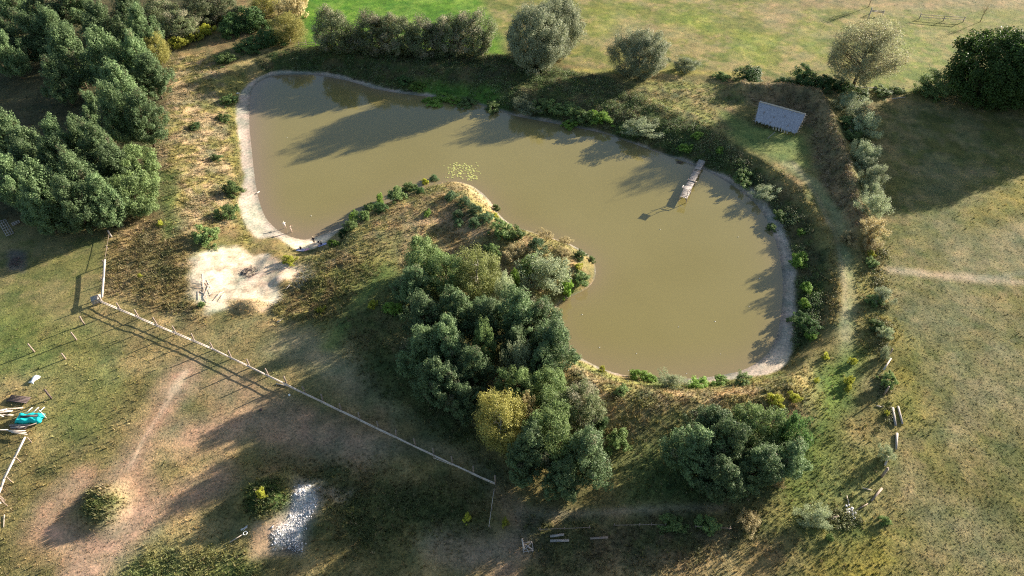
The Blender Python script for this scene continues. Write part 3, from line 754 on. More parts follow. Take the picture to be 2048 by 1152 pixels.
# the willow row along the spoil bank
for px, py, rp, h, k_, lb in [
 (1703,205,22,4,'silver_bush','topmost bush of the silvery row beside the earth bank'),
 (1716,228,24,5,'silver_bush','second bush from the top in the silvery row'),
 (1735,250,24,5,'silver_bush','brightest white-green bush of the upper silvery row, right of the earth bank'),
 (1692,245,18,3,'bush','greyish bush left of the brightest white-green bush'),
 (1706,272,18,3,'bush','yellow-green bush below the upper silvery bushes'),
 (1728,305,23,5,'silver_bush','shaded grey-blue bush at the top of the dark part of the row'),
 (1735,330,18,4,'silver_bush','small shaded bush under the top grey-blue one'),
 (1746,355,22,5,'silver_bush','shaded grey-blue bush in the middle of the dark part of the row'),
 (1743,382,17,4,'silver_bush','small rounded shaded bush just above the cream lit one'),
 (1750,412,24,4.5,'silver_bush','cream lit bush at the lower end of the meadow shade'),
 (1748,455,20,3.6,'tan_bush','pale yellow dome bush below the cream lit one'),
 (1742,485,16,2.4,'tan_bush','small straw coloured bush next below the pale yellow dome'),
 (1706,465,16,2,'tan_bush','dry bush at the lower tip of the earth bank'),
 (1768,592,17,2.6,'silver_bush','whitish feathery bush on the line right of the mown track'),
 (1748,600,16,1.8,'bush','green bush left of the whitish feathery bush'),
 (1756,650,15,1.6,'bush','low dark green bush between the two whitish bushes'),
 (1772,665,10,2.4,'silver_bush','second whitish feathery bush down the line'),
 (1770,706,9,2.4,'silver_bush','third and smallest whitish bush just above the leaning pale log'),
 (1776,758,16,2.4,'bush','grey-green bush just below the leaning pale log'),
 (1772,905,13,2.4,'silver_bush','yellowish feathery bush between the short logs on the right'),
 (1630,1032,22,3.4,'silver_bush','big pale cream bush alone near the bottom right'),
 (1775,827,6,1.0,'yellow_bush','tiny yellow shrub left of the twin logs'),
 (1742,506,9,1.4,'yellow_bush','small bright yellow plant on the line right of the bank'),
 (1745,525,12,1.4,'bush','weedy bush below the bright yellow plant on the line'),
 (1660,1075,8,1.2,'bush','tiny bush lower right of the big pale cream bush'),
 (1770,1040,10,1.0,'bush','dark tuft of weeds in the meadow at the lower right'),
 ]:
    tree(k_, px, py, rp, h, lb)
# inner banks
for px, py, rp, h, k_, lb in [
 (1048,212,22,2.6,'silver_bush','pale lit bush at the left end of the reedy shrubs over the north shore'),
 (1085,214,20,2.4,'bush','first green shrub right of the pale one over the north shore'),
 (1112,218,22,2.6,'bush','second green shrub in the reedy clump over the north shore'),
 (1142,224,22,2.6,'bush','third green shrub in the reedy clump over the north shore'),
 (1168,238,20,2.4,'bush','fourth green shrub in the reedy clump over the north shore'),
 (1200,240,20,2.4,'bright_bush','lit green shrub at the right end of the reedy clump over the north shore'),
 (1140,248,14,1.8,'bright_bush','small shrub at the waterline under the reedy clump'),
 (1285,258,28,3.2,'silver_bush','round pale green bush on the bank between the reedy clump and the jetty'),
 (1260,262,18,1.8,'bush','dark low bush left of the round pale green bush'),
 (1372,297,12,1.5,'bright_bush','small vivid green bush up the bank left of the jetty'),
 (1395,270,10,1.3,'bright_bush','small green bush higher on the bank above the jetty'),
 (1440,300,8,1.2,'bright_bush','little yellow-green plant above the landward end of the jetty'),
 (1488,355,20,2.2,'bush','yellow-green bush on the bank right of the jetty'),
 (1535,385,20,2.4,'silver_bush','pale cream-green bush on the bank below the yellow-green one right of the jetty'),
 (1560,430,14,1.6,'bush','weedy bush on the inner bank below the cream-green one'),
 (1602,463,8,1.0,'bright_bush','tiny vivid green plant halfway down the east bank'),
 (1600,518,17,2.2,'bright_bush','bright yellow-green bush on the shaded east bank'),
 (1615,575,12,1.6,'bright_bush','green bush on the east bank beneath the bright yellow-green one'),
 (1610,608,10,2.0,'bright_bush','narrow bright bush just above the dark round bush by the east shore'),
 (1617,648,24,2.4,'dark_bush','dark round bush near the lower right shore'),
 (1622,672,10,1.4,'bright_bush','small lit green bush at the foot of the dark round bush'),
 (1590,640,12,1.3,'bush','low bush left of the dark round bush by the lower right shore'),
 (1545,455,10,1.2,'bush','small bush at the edge of the strand below the weedy bush'),
 (868,205,22,1.6,'bright_bush','spreading vivid green undergrowth patch near the middle of the north shore'),
 (900,198,20,1.6,'bright_bush','right part of the vivid green growth near the middle of the north shore'),
 (835,172,16,1.4,'bright_bush','upper left clump of the vivid green growth by the north shore'),
 (935,205,18,1.8,'bush','green bush right of the vivid growth on the north shore'),
 (985,212,18,1.8,'bush','green bush at the waterline between the vivid growth and the pale bush'),
 (810,165,16,1.5,'dark_bush','dark small bush at the shore above the middle of the north strand'),
 # left side
 (388,252,12,1.4,'dark_bush','small dark bush alone in the dry grass left of the pond'),
 (463,377,18,2.4,'bush','round bush on the left bank, upper of the pair'),
 (456,422,20,2.4,'bush','round bush on the left bank, lower of the pair'),
 (411,470,24,2.8,'bush','bushy green shrub at the top left rim of the white sand'),
 (402,608,7,.9,'bush','small tuft of green by the poles at the sand edge'),
 (432,315,10,1.0,'bush','small weedy shrub in the dry grass above the pair of round bushes'),
 (455,200,16,1.6,'bush','low green bush beside the strand at the top left of the pond'),
 (447,235,12,1.4,'bush','low green bush further down beside the upper left strand'),
 (320,446,8,1.0,'yellow_bush','yellow flowering plant just right of the wood corner'),
 (279,551,5,.8,'yellow_bush','tiny yellow plant in the brown rough near the plank fence'),
 (580,520,16,1.2,'yellow_bush','low yellow-green shrub between the white sand and the bathing beach'),
 ]:
    tree(k_, px, py, rp, h, lb)
stamp([(600,540),(700,505),(760,520),(700,590),(650,640),(560,645),(545,610)], c(.16,.12,.06), 2, .9, .95, c(.14,.14,.05))
stamp([(690,640),(800,570),(900,560),(960,880),(1010,960),(930,920),(840,860),(740,790)], c(.065,.09,.032), 3, .85, .55, c(.09,.095,.04), warp=3)  # painted grove shade again, tinting the grass and weeds
stamp([(560,900),(700,930),(900,950),(990,1000),(980,1060),(900,1070),(700,1110),(640,1020),(560,940)], c(.07,.09,.033), 4, .75, .6, c(.115,.1,.045), warp=4)  # painted field shadow again, for grass and weeds
stamp([(1050,1040),(1500,1030),(1560,1060),(1350,1140),(1100,1160),(1040,1100)], c(.08,.09,.04), 4, .7, .55, c(.12,.095,.06), warp=4)  # painted clump shadow again, for grass and weeds
# peninsula
for px, py, rp, h, k_, lb in [
 (869,357,10,1.8,'young_pine','small pine at the top of the peninsula next to the yellow shrub'),
 (851,363,9,1.4,'yellow_bush','golden yellow shrub on the north edge of the peninsula'),
 (838,380,10,1.2,'dark_bush','low dark shrub just left below the golden yellow shrub'),
 (818,374,15,2.0,'bush','round blue-green bush second from the golden shrub'),
 (793,390,19,2.4,'bush','largest blue-green bush of the row on the peninsula shore'),
 (759,398,9,3.0,'bright_bush','narrow lit green sapling in the peninsula shore row'),
 (760,414,13,1.8,'dark_bush','dark bush under the narrow lit sapling'),
 (740,414,12,1.8,'bush','blue-green bush left of the narrow lit sapling'),
 (726,430,13,1.8,'bush','grey-green bush in the lower half of the peninsula shore row'),
 (706,432,10,2.4,'bright_bush','bright sapling near the lower end of the peninsula shore row'),
 (702,450,15,1.8,'bush','dense bush at the end of the row nearest the bathers'),
 (688,466,12,1.4,'dark_bush','dark bush beside the upper end of the bathing beach'),
 (668,486,10,1.2,'bright_bush','low green shrub just right of the bathers'),
 (902,391,13,1.6,'young_pine','little round pine highest on the peninsula top'),
 (928,402,13,1.6,'young_pine','little round pine right of the highest one on the peninsula'),
 (915,428,12,1.8,'young_pine','pine in the left column of the peninsula cluster'),
 (918,444,10,1.5,'young_pine','lower pine in the left column of the peninsula cluster'),
 (950,420,14,2.2,'young_pine','largest pine in the middle of the peninsula cluster'),
 (948,444,12,2.0,'young_pine','pine directly under the largest of the peninsula cluster'),
 (974,433,13,1.8,'young_pine','pine at the right of the peninsula cluster'),
 (992,414,7,1.2,'bush','small bush on the sandy east rim of the peninsula'),
 (991,430,7,1.2,'yellow_bush','yellow shrub on the sandy east rim of the peninsula'),
 (1000,456,22,2.6,'bush','wide blue-green bush at the neck between cluster and point'),
 (1032,466,15,2.2,'bush','blue-green bush right of the wide one at the neck'),
 (1074,490,17,3.2,'young_pine','conical pine on the eastern point'),
 (1090,470,14,1.5,'tan_bush','tan shrub above the conical pine on the eastern point'),
 (1130,482,12,1.2,'tan_bush','pale feathery shrub on the rim of the eastern point'),
 (1128,505,12,1.3,'tan_bush','reddish tan shrub in the middle of the eastern point'),
 (1160,510,13,1.6,'bush','green bush near the right tip of the eastern point'),
 (1184,518,7,1.0,'bush','tiny bush at the very tip of the eastern point'),
 (1157,532,10,1.2,'yellow_bush','bright yellow shrub at the tip of the eastern point'),
 (1160,555,18,1.6,'bush','low weedy bush above the pale beach of the eastern point'),
 (1100,548,42,5,'silver_bush','big rounded pale green bush in the middle of the eastern point'),
 (1062,528,22,3.4,'bush','green bush left above the big rounded pale one'),
 (1034,500,20,2.2,'tan_bush','brownish shrub below the neck bushes'),
 (1133,572,14,4.0,'bright_bush','bright green sapling beside the big rounded pale bush'),
 (1030,557,10,4.2,'bright_bush','slim bright green sapling left of the big rounded pale bush'),
 (985,500,18,1.8,'bush','green undergrowth left of the brownish shrub'),
 (855,425,8,.9,'bright_bush','small vivid plant on the slope of the peninsula'),
 (640,620,12,1.0,'yellow_bush','yellow-green plant by the end of the sunlit rough at the ramp'),
 ]:
    tree(k_, px, py, rp, h, lb)
K = 'trees of the middle grove'
for px, py, rp, h, k_, lb in [
 (848,520,38,8,'bright_tree','dark blue-green tree at the upper left of the middle grove'),
 (892,545,36,8.5,'bright_tree','blue-green tree between the dark one and the olive birch'),
 (828,570,36,8,'pine','shaded tree on the left flank of the middle grove'),
 (955,550,46,9.5,'olive_birch','tall olive-yellow birch at the top of the middle grove'),
 (1012,585,20,8,'silver_bush','spiky grey-green tree right of the olive birch'),
 (850,635,42,11,'pine','pine on the upper left corner of the dense grove'),
 (912,622,42,12,'pine','tall pine below the olive birch'),
 (966,640,40,11.5,'pine','pine in the top row of the dense grove, left of its middle'),
 (1035,632,44,12,'pine','pine in the top row of the dense grove, right of its middle'),
 (1082,645,42,11.5,'pine','pine at the top right corner of the dense grove, above the water'),
 (1108,688,42,11,'pine','rounded pine leaning out over the western shore of the large basin'),
 (895,690,42,12,'pine','sunlit pale tipped pine in the heart of the grove'),
 (968,692,22,11,'bright_tree','bright green rounded treetop in the heart of the grove'),
 (1030,690,38,10,'pine','dark pine between the bright treetop and the shore'),
 (845,700,44,10,'pine','deeply shaded pine on the left edge of the grove'),
 (945,738,38,10,'pine','sunlit pine left of the leafless grey tree'),
 (1036,728,22,10,'silver_bush','silvery grey sparse tree in the centre of the grove'),
 (1085,730,38,9,'pine','pine right of the silvery grey sparse tree'),
 (880,765,46,10,'pine','black-green pine at the lower left of the grove'),
 (1030,778,34,9,'bright_tree','light green tree just above the golden birch'),
 (1100,780,36,8,'bright_tree','leafy tree between the grove and the dry bank'),
 (930,800,36,8,'pine','shaded pine left of the golden birch'),
 (1000,838,48,11,'birch','golden yellow birch with white branches at the lower grove'),
 (1054,825,16,8,'tan_bush','small orange-brown treetop touching the golden birch'),
 (1105,832,40,9,'bright_tree','grey-green tree right of the small orange treetop'),
 (1158,812,42,8,'hedge_tree','feathery grey-green tree at the edge of the dry bank'),
 (1060,905,52,12,'pine','bluish pine at the lowest left of the grove'),
 (1100,880,44,12,'bright_tree','olive-green lit tree next to the bluish lowest pine'),
 (1172,912,54,12,'pine','big lit pine at the lowest right of the grove'),
 (1235,880,22,3,'bush','olive bush between the grove and the right hand clump'),
 (1125,955,36,9,'pine','dark pine at the very bottom of the grove'),
 ]:
    tree(k_, px, py, rp, h, lb, K)
K = 'trees of the lower right clump'
for px, py, rp, h, k_, lb in [
 (1425,850,44,9,'pine','feathery topped pine at the upper left of the right hand clump'),
 (1390,905,50,11,'pine','dark bluish pine on the left of the right hand clump'),
 (1455,890,44,11,'pine','brightly lit pine in the middle of the right hand clump'),
 (1515,855,44,9,'bright_tree','green tree at the top middle of the right hand clump'),
 (1578,865,36,8,'dark_bush','dark green treetop at the upper right of the right hand clump'),
 (1580,915,38,8,'pine','greyish pine at the right edge of the right hand clump'),
 (1520,930,44,9,'pine','brownish shaded pine low in the right hand clump'),
 (1440,955,48,9,'pine','black-green pine at the bottom of the right hand clump'),
 ]:
    tree(k_, px, py, rp, h, lb, K)
for px, py, rp, h, k_, lb in [
 (1148,718,12,1.6,'bush','small pale bush where the grove meets the south shore'),
 (1205,738,8,1.4,'yellow_bush','small yellow plant on the south shore'),
 (1285,752,20,1.8,'bright_bush','bright green bush on the south shore'),
 (1340,762,20,2.6,'silver_bush','silvery bush on the south shore right of the bright green one'),
 (1395,768,20,1.2,'bright_bush','low green growth right of the silvery shore bush'),
 (1440,764,16,1.1,'bright_bush','low green growth further right along the south shore'),
 (1490,762,18,1.3,'bush','last low green bush toward the right end of the south shore'),
 (1244,780,14,1.3,'bush','grey-green bush on the dry bank below the small yellow plant'),
 (1200,845,16,2,'dark_bush','dark bush at the grove edge of the dry bank'),
 (1555,800,18,1.6,'yellow_bush','big yellow flowering patch above the right hand clump'),
 (1590,795,14,1.4,'yellow_bush','yellow-green plant right of the big yellow patch'),
 (1652,711,8,1.2,'yellow_bush','single yellow plant near the lower right beach'),
 (1707,722,8,1.4,'yellow_bush','orange-yellow plant in the green strip, upper one'),
 (1700,760,11,1.6,'yellow_bush','yellow plant in the green strip, just below the orange one'),
 (1696,778,7,1.2,'yellow_bush','lowest yellow plant in the green strip'),
 (1634,760,6,1.0,'yellow_bush','small yellow plant above the green strip'),
 (1560,965,10,1.4,'tan_bush','small ochre bush beneath the right hand clump'),
 (522,988,12,1.4,'yellow_bush','yellowish shrub on top of the mound by the rubble'),
 (785,615,14,2.4,'bright_bush','yellowish fern-like shrub in the shade left of the grove'),
 (745,608,10,1.6,'yellow_bush','small yellow-brown plant on the shaded ramp'),
 (935,1035,10,1.5,'yellow_bush','yellow plant in the dark near the fence end'),
 (1010,1045,9,1.5,'yellow_bush','yellowish plant right of the short leaning rail at the fence end'),
 (1345,1045,22,2.0,'bush','low shrub on the fence line below the right hand clump'),
 (1420,1048,20,1.8,'bush','second low shrub on the fence line below the right hand clump'),
 (1500,1045,20,2.0,'tan_bush','lit pale shrub on the fence line at the shade edge'),
 ]:
    tree(k_, px, py, rp, h, lb)
# two slight trees in the far meadow
def bare_tree(px, py, h, label, leafy=False):
    x, y, z = P(px, py)
    o = empty('small_tree', (x, y, z), R.random() * 6, label, 'tree')
    b = MB(); b.tube([(0, 0, -.3), (.05, 0, h * .5), (0, .1, h)], [.11, .07, .02], 6)
    P_ = []
    for k_ in range(16):
        a = R.random() * 6.28; s_ = R.uniform(.35, .8) * h; L = (h - s_) * R.uniform(.4, .7)
        e = (math.cos(a) * L, math.sin(a) * L, s_ + L * 1.1); b.tube([(0, 0, s_), e], [.035, .008], 5, False); P_.append(e)
    obj('trunk', b.me('small_tree_trunk', M_bark), o)
    rng = np.random.default_rng(int(px)); n = 500 if not leafy else 1600
    c_ = np.array([P_[i % 16] for i in range(n)]) * (.5 + .6 * rng.random((n, 1))) + rng.normal(size=(n, 3)) * .28
    c_[:, 2] += h * .18
    V, Q_ = leaf_quads(c_, unit(rng.normal(size=(n, 3))), .08, .5, rng)
    col = (.24, .2, .1) if not leafy else (.09, .12, .035)
    obj('crown', mesh('small_tree_crown', V, Q_, M_leaf, {'col': np.tile(col, (4 * n, 1)) * (.7 + .6 * np.repeat(rng.random((n, 1)), 4, 0))}), o)
bare_tree(1960, 44, 5.2, 'thin almost leafless young tree right of the rail fence in the far meadow')
bare_tree(1737, 14, 5, 'narrow green tree at the top edge beside the post and rail stub', True)

# ================================================================== FENCES
def fence(name, label, base, hts, rails, rail_w=.12, rail_t=.05, post_r=.08, group=None, railmat=None, postmat=None, lean=.0, cat='fence'):
    """base: photo pixels of the post feet; rails: list of heights"""
    pts = [P(*p) for p in base]
    x0, y0, z0 = pts[0]
    o = empty(name, (x0, y0, z0), 0, label, cat, group)
    L = [Vector((x - x0, y - y0, z - z0)) for x, y, z in pts]
    pm = None
    for i, v in enumerate(L):
        b = MB(); h = hts * R.uniform(.9, 1.12)
        b.tube([(0, 0, -.4), (R.uniform(-.04, .04) + lean, R.uniform(-.04, .04), h * .6), (R.uniform(-.07, .07) + lean, R.uniform(-.07, .07), h)], [post_r * 1.1, post_r, post_r * .85], 6)
        obj('post', b.me('fence_post', postmat or M_post), o, loc=v)
    for rh in rails:
        i = 0
        while i < len(L) - 1:
            j = min(len(L) - 1, i + 2)
            b = MB(); a1 = L[i] + Vector((0, 0, rh + R.uniform(-.05, .05))); a2 = L[j] + Vector((0, 0, rh + R.uniform(-.05, .05)))
            d = (a2 - a1).normalized(); sd = Vector((d.y, -d.x, 0)) * (post_r + rail_t)
            sgn = R.choice((1, 1.15))
            mid = (a1 + a2) / 2 + Vector((0, 0, -.04)) + Vector((d.y, -d.x, 0)) * R.uniform(-.05, .05)
            b.beam(a1 - d * .15 + sd * sgn, mid + sd * sgn, rail_t, rail_w); b.beam(mid + sd * sgn, a2 + d * .15 + sd * sgn, rail_t, rail_w)
            obj('rail', b.me('fence_rail', railmat or M_woodpale), o)
            i = j
    return o
def line_px(a, b, n): return [(a[0] + (b[0] - a[0]) * i / (n - 1), a[1] + (b[1] - a[1]) * i / (n - 1)) for i in range(n)]
mainf = line_px((205,606), (390,684), 6) + line_px((427,700), (868,912), 13)[0:] + line_px((905,930), (990,968), 3)
fence('rail_fence', 'long pale rail fence running diagonally from the plank corner down to the grove', mainf, 2.2, [.6, .95], .065, .15, .12)
o = fence('plank_fence', 'short run of wide whitish planks standing left of the brown rough', [(205,606), (208,568), (210,532)], 1.5, [1.4], .16, .34, .08, railmat=M_woodpale)
fence('wire_fence', 'weathered fence stretch of thin grey posts between the wide planks and the wood', [(212,530), (217,500), (222,470)], 1.3, [1.0], .05, .04, .06, railmat=M_post)
# corner box of grey boards
x, y, z = P(196, 603)
o = empty('board_box', (x, y, z), .5, 'grey wooden box platform at the corner of the plank fence', 'box')
b = MB()
for i in range(5): b.box((0, -.55 + i * .27, 1.0), (1.7, .25, .05))
obj('top', b.me('box_top', M_wood), o)
for sx in (-.75, .75):
    for sy in (-.5, .5): 
        b = MB(); b.box((sx, sy, .35), (.12, .12, 1.25)); obj('leg', b.me('box_leg', M_post), o)
b = MB()
for i in range(3): b.box((0, -.66, .25 + i * .26), (1.7, .04, .2))
obj('side', b.me('box_side', M_wood), o)
fence('leaning_rail', 'short thin rail fence dropping from the end of the long fence in the dark', [(990,985), (984,1020), (980,1058)], 1.1, [1.0], .09, .06, .05, railmat=M_woodpale)
fence('broken_rail', 'loose rail slumped off the long fence near its lower end', [(870,918), (905,932)], .7, [.5], .08, .08, .05, railmat=M_woodpale, cat='rail')
fence('meadow_fence', 'grey post and rail fence with three posts in the far meadow at the top right', [(1838,38), (1886,42), (1926,44)], 1.7, [.75, 1.5], .13, .08, .13, railmat=M_wood, postmat=M_wood)
fence('meadow_fence', 'short double rail stub beside the narrow green tree at the top edge', [(1740,28), (1765,30)], 1.5, [.9, 1.3], .2, .12, .11, railmat=M_wood, postmat=M_wood)
fence('corral_rail', 'white topped rail fence at the left edge below the turquoise tarp', [(63,885), (42,925), (24,965), (10,1002)], 1.5, [1.35], .14, .3, .08, railmat=M_woodpale)
fence('corral_rail', 'short rail turning the lower corner of the white topped fence at the left edge', [(8,1004), (15,1012)], 1.5, [1.35], .14, .2, .07, railmat=M_woodpale)
fence('low_fence', 'low weathered rail fence in the shade below the grove, left stretch', [(1080,1062), (1128,1060), (1178,1058)], .9, [.7], .07, .05, .06, railmat=M_post)
fence('low_fence', 'low weathered rail fence in the shade, middle stretch with four close posts', [(1228,1053), (1278,1053), (1302,1052), (1330,1053)], .9, [.7], .07, .05, .06, railmat=M_post)
fence('low_fence', 'low weathered rail fence at the right end of the shaded fence line', [(1390,1056), (1425,1060), (1458,1060)], .9, [.7], .07, .05, .06, railmat=M_post)
fence('ditch_fence', 'grey fallen rails at the foot of the airy willow', [(1698,176), (1728,176), (1752,180)], .9, [.6], .2, .15, .08, railmat=M_wood)
fence('gate_rails', 'small brown rail frame between the golden willow and the separate hedge tree', [(598,92), (612,88), (632,92)], 1.3, [.6, 1.1], .12, .08, .08, railmat=M_post)
def post(px, py, h, label, r=.1, mt=None, cap=None):
    h *= 1.15; r *= 1.35
    x, y, z = P(px, py)
    b = MB(); b.tube([(0, 0, -.4), (R.uniform(-.05, .05), R.uniform(-.05, .05), h * .5), (R.uniform(-.08, .08), R.uniform(-.08, .08), h)], [r * 1.1, r, r * .9], 6)
    o = obj('wooden_post', b.me('wooden_post', mt or M_post), None, (x, y, z))
    tag(o, label, 'post', 'lone posts standing in the meadows')
post(169,649,1.8,'single brown post closest below the board box')
post(153,680,1.8,'single post second below the board box')
post(69,704,1.9,'single post out on the bright green grass at the left')
post(131,718,1.3,'single stubby weathered post in the brown tuft patch right of the white sheet')
post(103,797,2.0,'dark tall post right of the dark pallet', .11, M_wooddark)
post(92,836,1.9,'thin pale leaning post right of the turquoise tarp', .06, M_woodpale)
post(223,474,1.5,'greyish post at the top end of the west fence by the wood', .12, M_wood)
post(1767,790,1.9,'thin post throwing a long shadow just left above the grey log pair')
post(1763,953,2.0,'short thick post throwing a dark shadow between the short pale log and the rotten log', .14)
post(1776,712,1.6,'little post just above the leaning pale log')
post(1735,40,3.4,'grey gate post above the crown of the airy willow', .13, M_wood)

# ================================================================== JETTY
def W3(px, py, z): x, y = G(px, py, z); return Vector((x, y, z))
zd = -1.95
A = W3(1404, 321, zd); B = W3(1366, 397, zd)
dv = (B - A); Lj = dv.length; dv.normalize(); sdv = Vector((dv.y, -dv.x, 0))
jet = empty('jetty', A, math.atan2(dv.y, dv.x), 'narrow grey wooden jetty with a raised end platform reaching into the pond', 'jetty')
def jp(u, v, z): return (u, v, z)
b = MB(); n = int(Lj / .26)
for i in range(n):
    u = i * .26
    wd = 1.5 if u < Lj * .8 else 1.75
    if i in (int(n * .27), int(n * .28) + 1): continue
    b.box((u, R.uniform(-.05, .05), R.uniform(0, .03)), (.23, wd * R.uniform(.93, 1.04), .05), R.uniform(-.03, .03))
obj('deck', b.me('jetty_deck', M_wood), jet)
b = MB()
for s_ in (-.55, .55): b.box((Lj / 2, s_, -.13), (Lj, .12, .16))
obj('stringer', b.me('jetty_stringer', M_post), jet)
for fr in (.08, .3, .56, .78, .99):
    for s_ in (-1, 1):
        b = MB(); b.tube([(Lj * fr, s_ * .82, -2.6), (Lj * fr, s_ * .82, .25 if fr != .56 else .5)], .085, 6); obj('pile', b.me('jetty_pile', M_post), jet)
b = MB(); b.box((Lj * .56, 0, .12), (.14, 2.3, .12)); obj('crossbeam', b.me('jetty_crossbeam', M_woodpale), jet)
b = MB()
for q in (-.45, 0, .45): b.box((Lj * .56 - .22, q, .1), (.14, .16, .1))
obj('bolt_block', b.me('jetty_block', M_wooddark), jet)
# raised board on two poles with props
uu = Lj * .93; zh = 1.95
for s_ in (-.55, .55):
    b = MB(); b.tube([(uu, s_, 0), (uu, s_, zh)], .06, 6); obj('pole', b.me('jetty_pole', M_woodpale), jet)
b = MB()
for i in range(7): b.box((uu - .1 + (-.6 + i * .2), 0, zh + .05 + .035 * i), (.185, 1.45, .04), 0, 0, -.17)
obj('roof_board', b.me('jetty_roof_board', M_wood), jet)
b = MB(); b.box((uu - .1, -.8, zh + .17), (1.5, .12, .07), 0, 0, -.17); b.box((uu - .1, .78, zh + .17), (1.5, .06, .07), 0, 0, -.17)
obj('edge_board', b.me('jetty_edge', M_woodpale), jet)
b = MB(); b.beam((Lj, .62, .1), (uu - .7, .62, zh * .75), .1, .06); b.beam((Lj - .2, -.62, .1), (uu - .7, -.62, zh * .75), .1, .06); b.beam((Lj, -.8, .35), (Lj, .8, .3), .1, .08)
obj('brace', b.me('jetty_brace', M_woodpale), jet)
x, y, z = P(1358, 327)
b = MB()
for i in range(8): b.beam((R.uniform(-.9,.2), R.uniform(-.5,.5), .1), (R.uniform(0,1.2), R.uniform(-.6,.4), R.uniform(.05,.3)), .07, .06)
tag(obj('driftwood', b.me('driftwood', M_wooddark), None, (x, y, max(z, ZW))), 'dark driftwood tangle at the water edge just left of the jetty', 'driftwood')

# ================================================================== THATCHED SHELTER
bx, by, bz = P(1560, 262)
z0 = bz
RL, RR = W3(1519, 204.5, z0 + 3.3), W3(1611, 230, z0 + 3.3)
EL, ER = W3(1510, 242, z0 + 1.0), W3(1593, 266, z0 + 1.0)
hut = empty('thatched_shelter', (EL.x, EL.y, z0), 0, 'open shelter with a long grey thatched roof and pale ridge on the north-east bank', 'shelter')
O = Vector((EL.x, EL.y, z0))
def slab(p00, p10, p01, p11, th, nu, nv, jit, rng):      # thick thatch slope with uneven surface and ragged eave
    b = MB(); V = []; up = (p10 - p00).cross(p01 - p00).normalized()
    if up.z < 0: up = -up
    for layer in (0, 1):
        for j in range(nv + 1):
            for i in range(nu + 1):
                u, v = i / nu, j / nv
                if v == 0: v = rng.uniform(-.09, .03)
                if i in (0, nu): u += rng.uniform(-.008, .008)
                p = (p00 * (1 - u) + p10 * u) * (1 - v) + (p01 * (1 - u) + p11 * u) * v
                V.append(p - O + up * (th * layer + (rng.uniform(-jit, jit) if layer else 0)))
    m_ = (nu + 1) * (nv + 1); Q_ = []
    for j in range(nv):
        for i in range(nu):
            a = j * (nu + 1) + i
            Q_.append((a + m_, a + 1 + m_, a + nu + 2 + m_, a + nu + 1 + m_)); Q_.append((a, a + nu + 1, a + nu + 2, a + 1))
    for i in range(nu):
        Q_.append((i, i + 1, i + 1 + m_, i + m_)); a = nv * (nu + 1) + i; Q_.append((a + 1, a, a + m_, a + 1 + m_))
    for j in range(nv):
        a = j * (nu + 1); Q_.append((a + nu + 1, a, a + m_, a + nu + 1 + m_)); a += nu; Q_.append((a, a + nu + 1, a + nu + 1 + m_, a + m_))
    b.add(V, Q_); return b
rr_ = random.Random(5)
obj('roof', slab(EL, ER, RL, RR, .2, 60, 22, .045, rr_).me('roof_slope', M_reed, False), hut)
back = Vector((RL - EL)); back.z = 0; back = back.normalized()
BL, BR = RL + back * 1.8 + Vector((0, 0, -1.6)), RR + back * 1.8 + Vector((0, 0, -1.6))
obj('roof', slab(BL, BR, RL, RR, .2, 50, 8, .05, rr_).me('roof_back_slope', M_reed), hut)
b = MB()
for u_, v_ in ((.14,.5),(.72,.92),(.83,.93),(.78,.25),(.76,.12),(.35,.08),(.4,.4),(.6,.62)):
    q = (EL.lerp(ER, u_)).lerp(RL.lerp(RR, u_), v_) - O; nn_ = (ER - EL).cross(RL - EL).normalized()
    if nn_.z < 0: nn_ = -nn_
    for _ in range(2):
        e_ = (ER - EL).normalized() * rr_.uniform(-.25, .25) + (RL - EL).normalized() * rr_.uniform(-.35, .35)
        b.beam(q + e_ + nn_ * .23, q + e_ + nn_ * .27 + (RL - EL).normalized() * rr_.uniform(.2, .4), .12, .06)
obj('moss_patch', b.me('moss_patch', M_post), hut)
b = MB(); m_ = 16
b.tube([(RL - O) * (1 - i / m_) + (RR - O) * (i / m_) + Vector((0, 0, .22 + rr_.uniform(-.05, .05))) for i in range(-0, m_ + 1)], [.2 * rr_.uniform(.85, 1.15) for _ in range(m_ + 1)], 6)
obj('ridge_cap', b.me('ridge_cap', M_ridge), hut)
b = MB()
for e_, r_ in ((ER, RR),):
    pts = [(e_ - O) * (1 - i / 7) + (r_ - O) * (i / 7) + Vector((.03, 0, .2)) for i in range(8)]
    b.tube(pts, [.05 * rr_.uniform(.6, 1.4) for _ in pts], 6)
for k_ in range(11):
    p = (ER - O).lerp(RR - O, k_ / 10.5) + Vector((0, 0, .1)); b.tube([p, p + Vector((rr_.uniform(.35, .7), rr_.uniform(-.2, .1), rr_.uniform(-.15, .1)))], .035, 6)
    p = (EL - O).lerp(RL - O, k_ / 10.5) + Vector((0, 0, .1)); b.tube([p, p - Vector((rr_.uniform(.3, .6), rr_.uniform(-.1, .1), rr_.uniform(-.1, .15)))], .035, 6)
obj('purlin_ends', b.me('purlin_ends', M_ridge), hut)
for u in (0.03, .35, .66, .97):
    for v, hh_ in ((.04, 1.0), (.96, 3.1)):
        p = (EL.lerp(ER, u)).lerp(RL.lerp(RR, u), v) - O
        b = MB(); zz = hz(p.x + O.x, p.y + O.y) - O.z
        b.tube([(p.x, p.y, zz - .3), (p.x, p.y, p.z + .05)], .09, 6); obj('post', b.me('shelter_post', M_post), hut)
b = MB(); q0 = EL.lerp(ER, .45) - O; q1 = EL.lerp(ER, .85) - O; dn = -back
for i in range(6): b.beam(q0.lerp(q1, i / 6) + Vector((0,0,.15)), q0.lerp(q1, i / 6) + dn * .7 + Vector((.15, 0, -.5)), .3, .04)
obj('hanging_reed', b.me('hanging_reed', M_ridge), hut)
x, y, z = P(1541, 275)
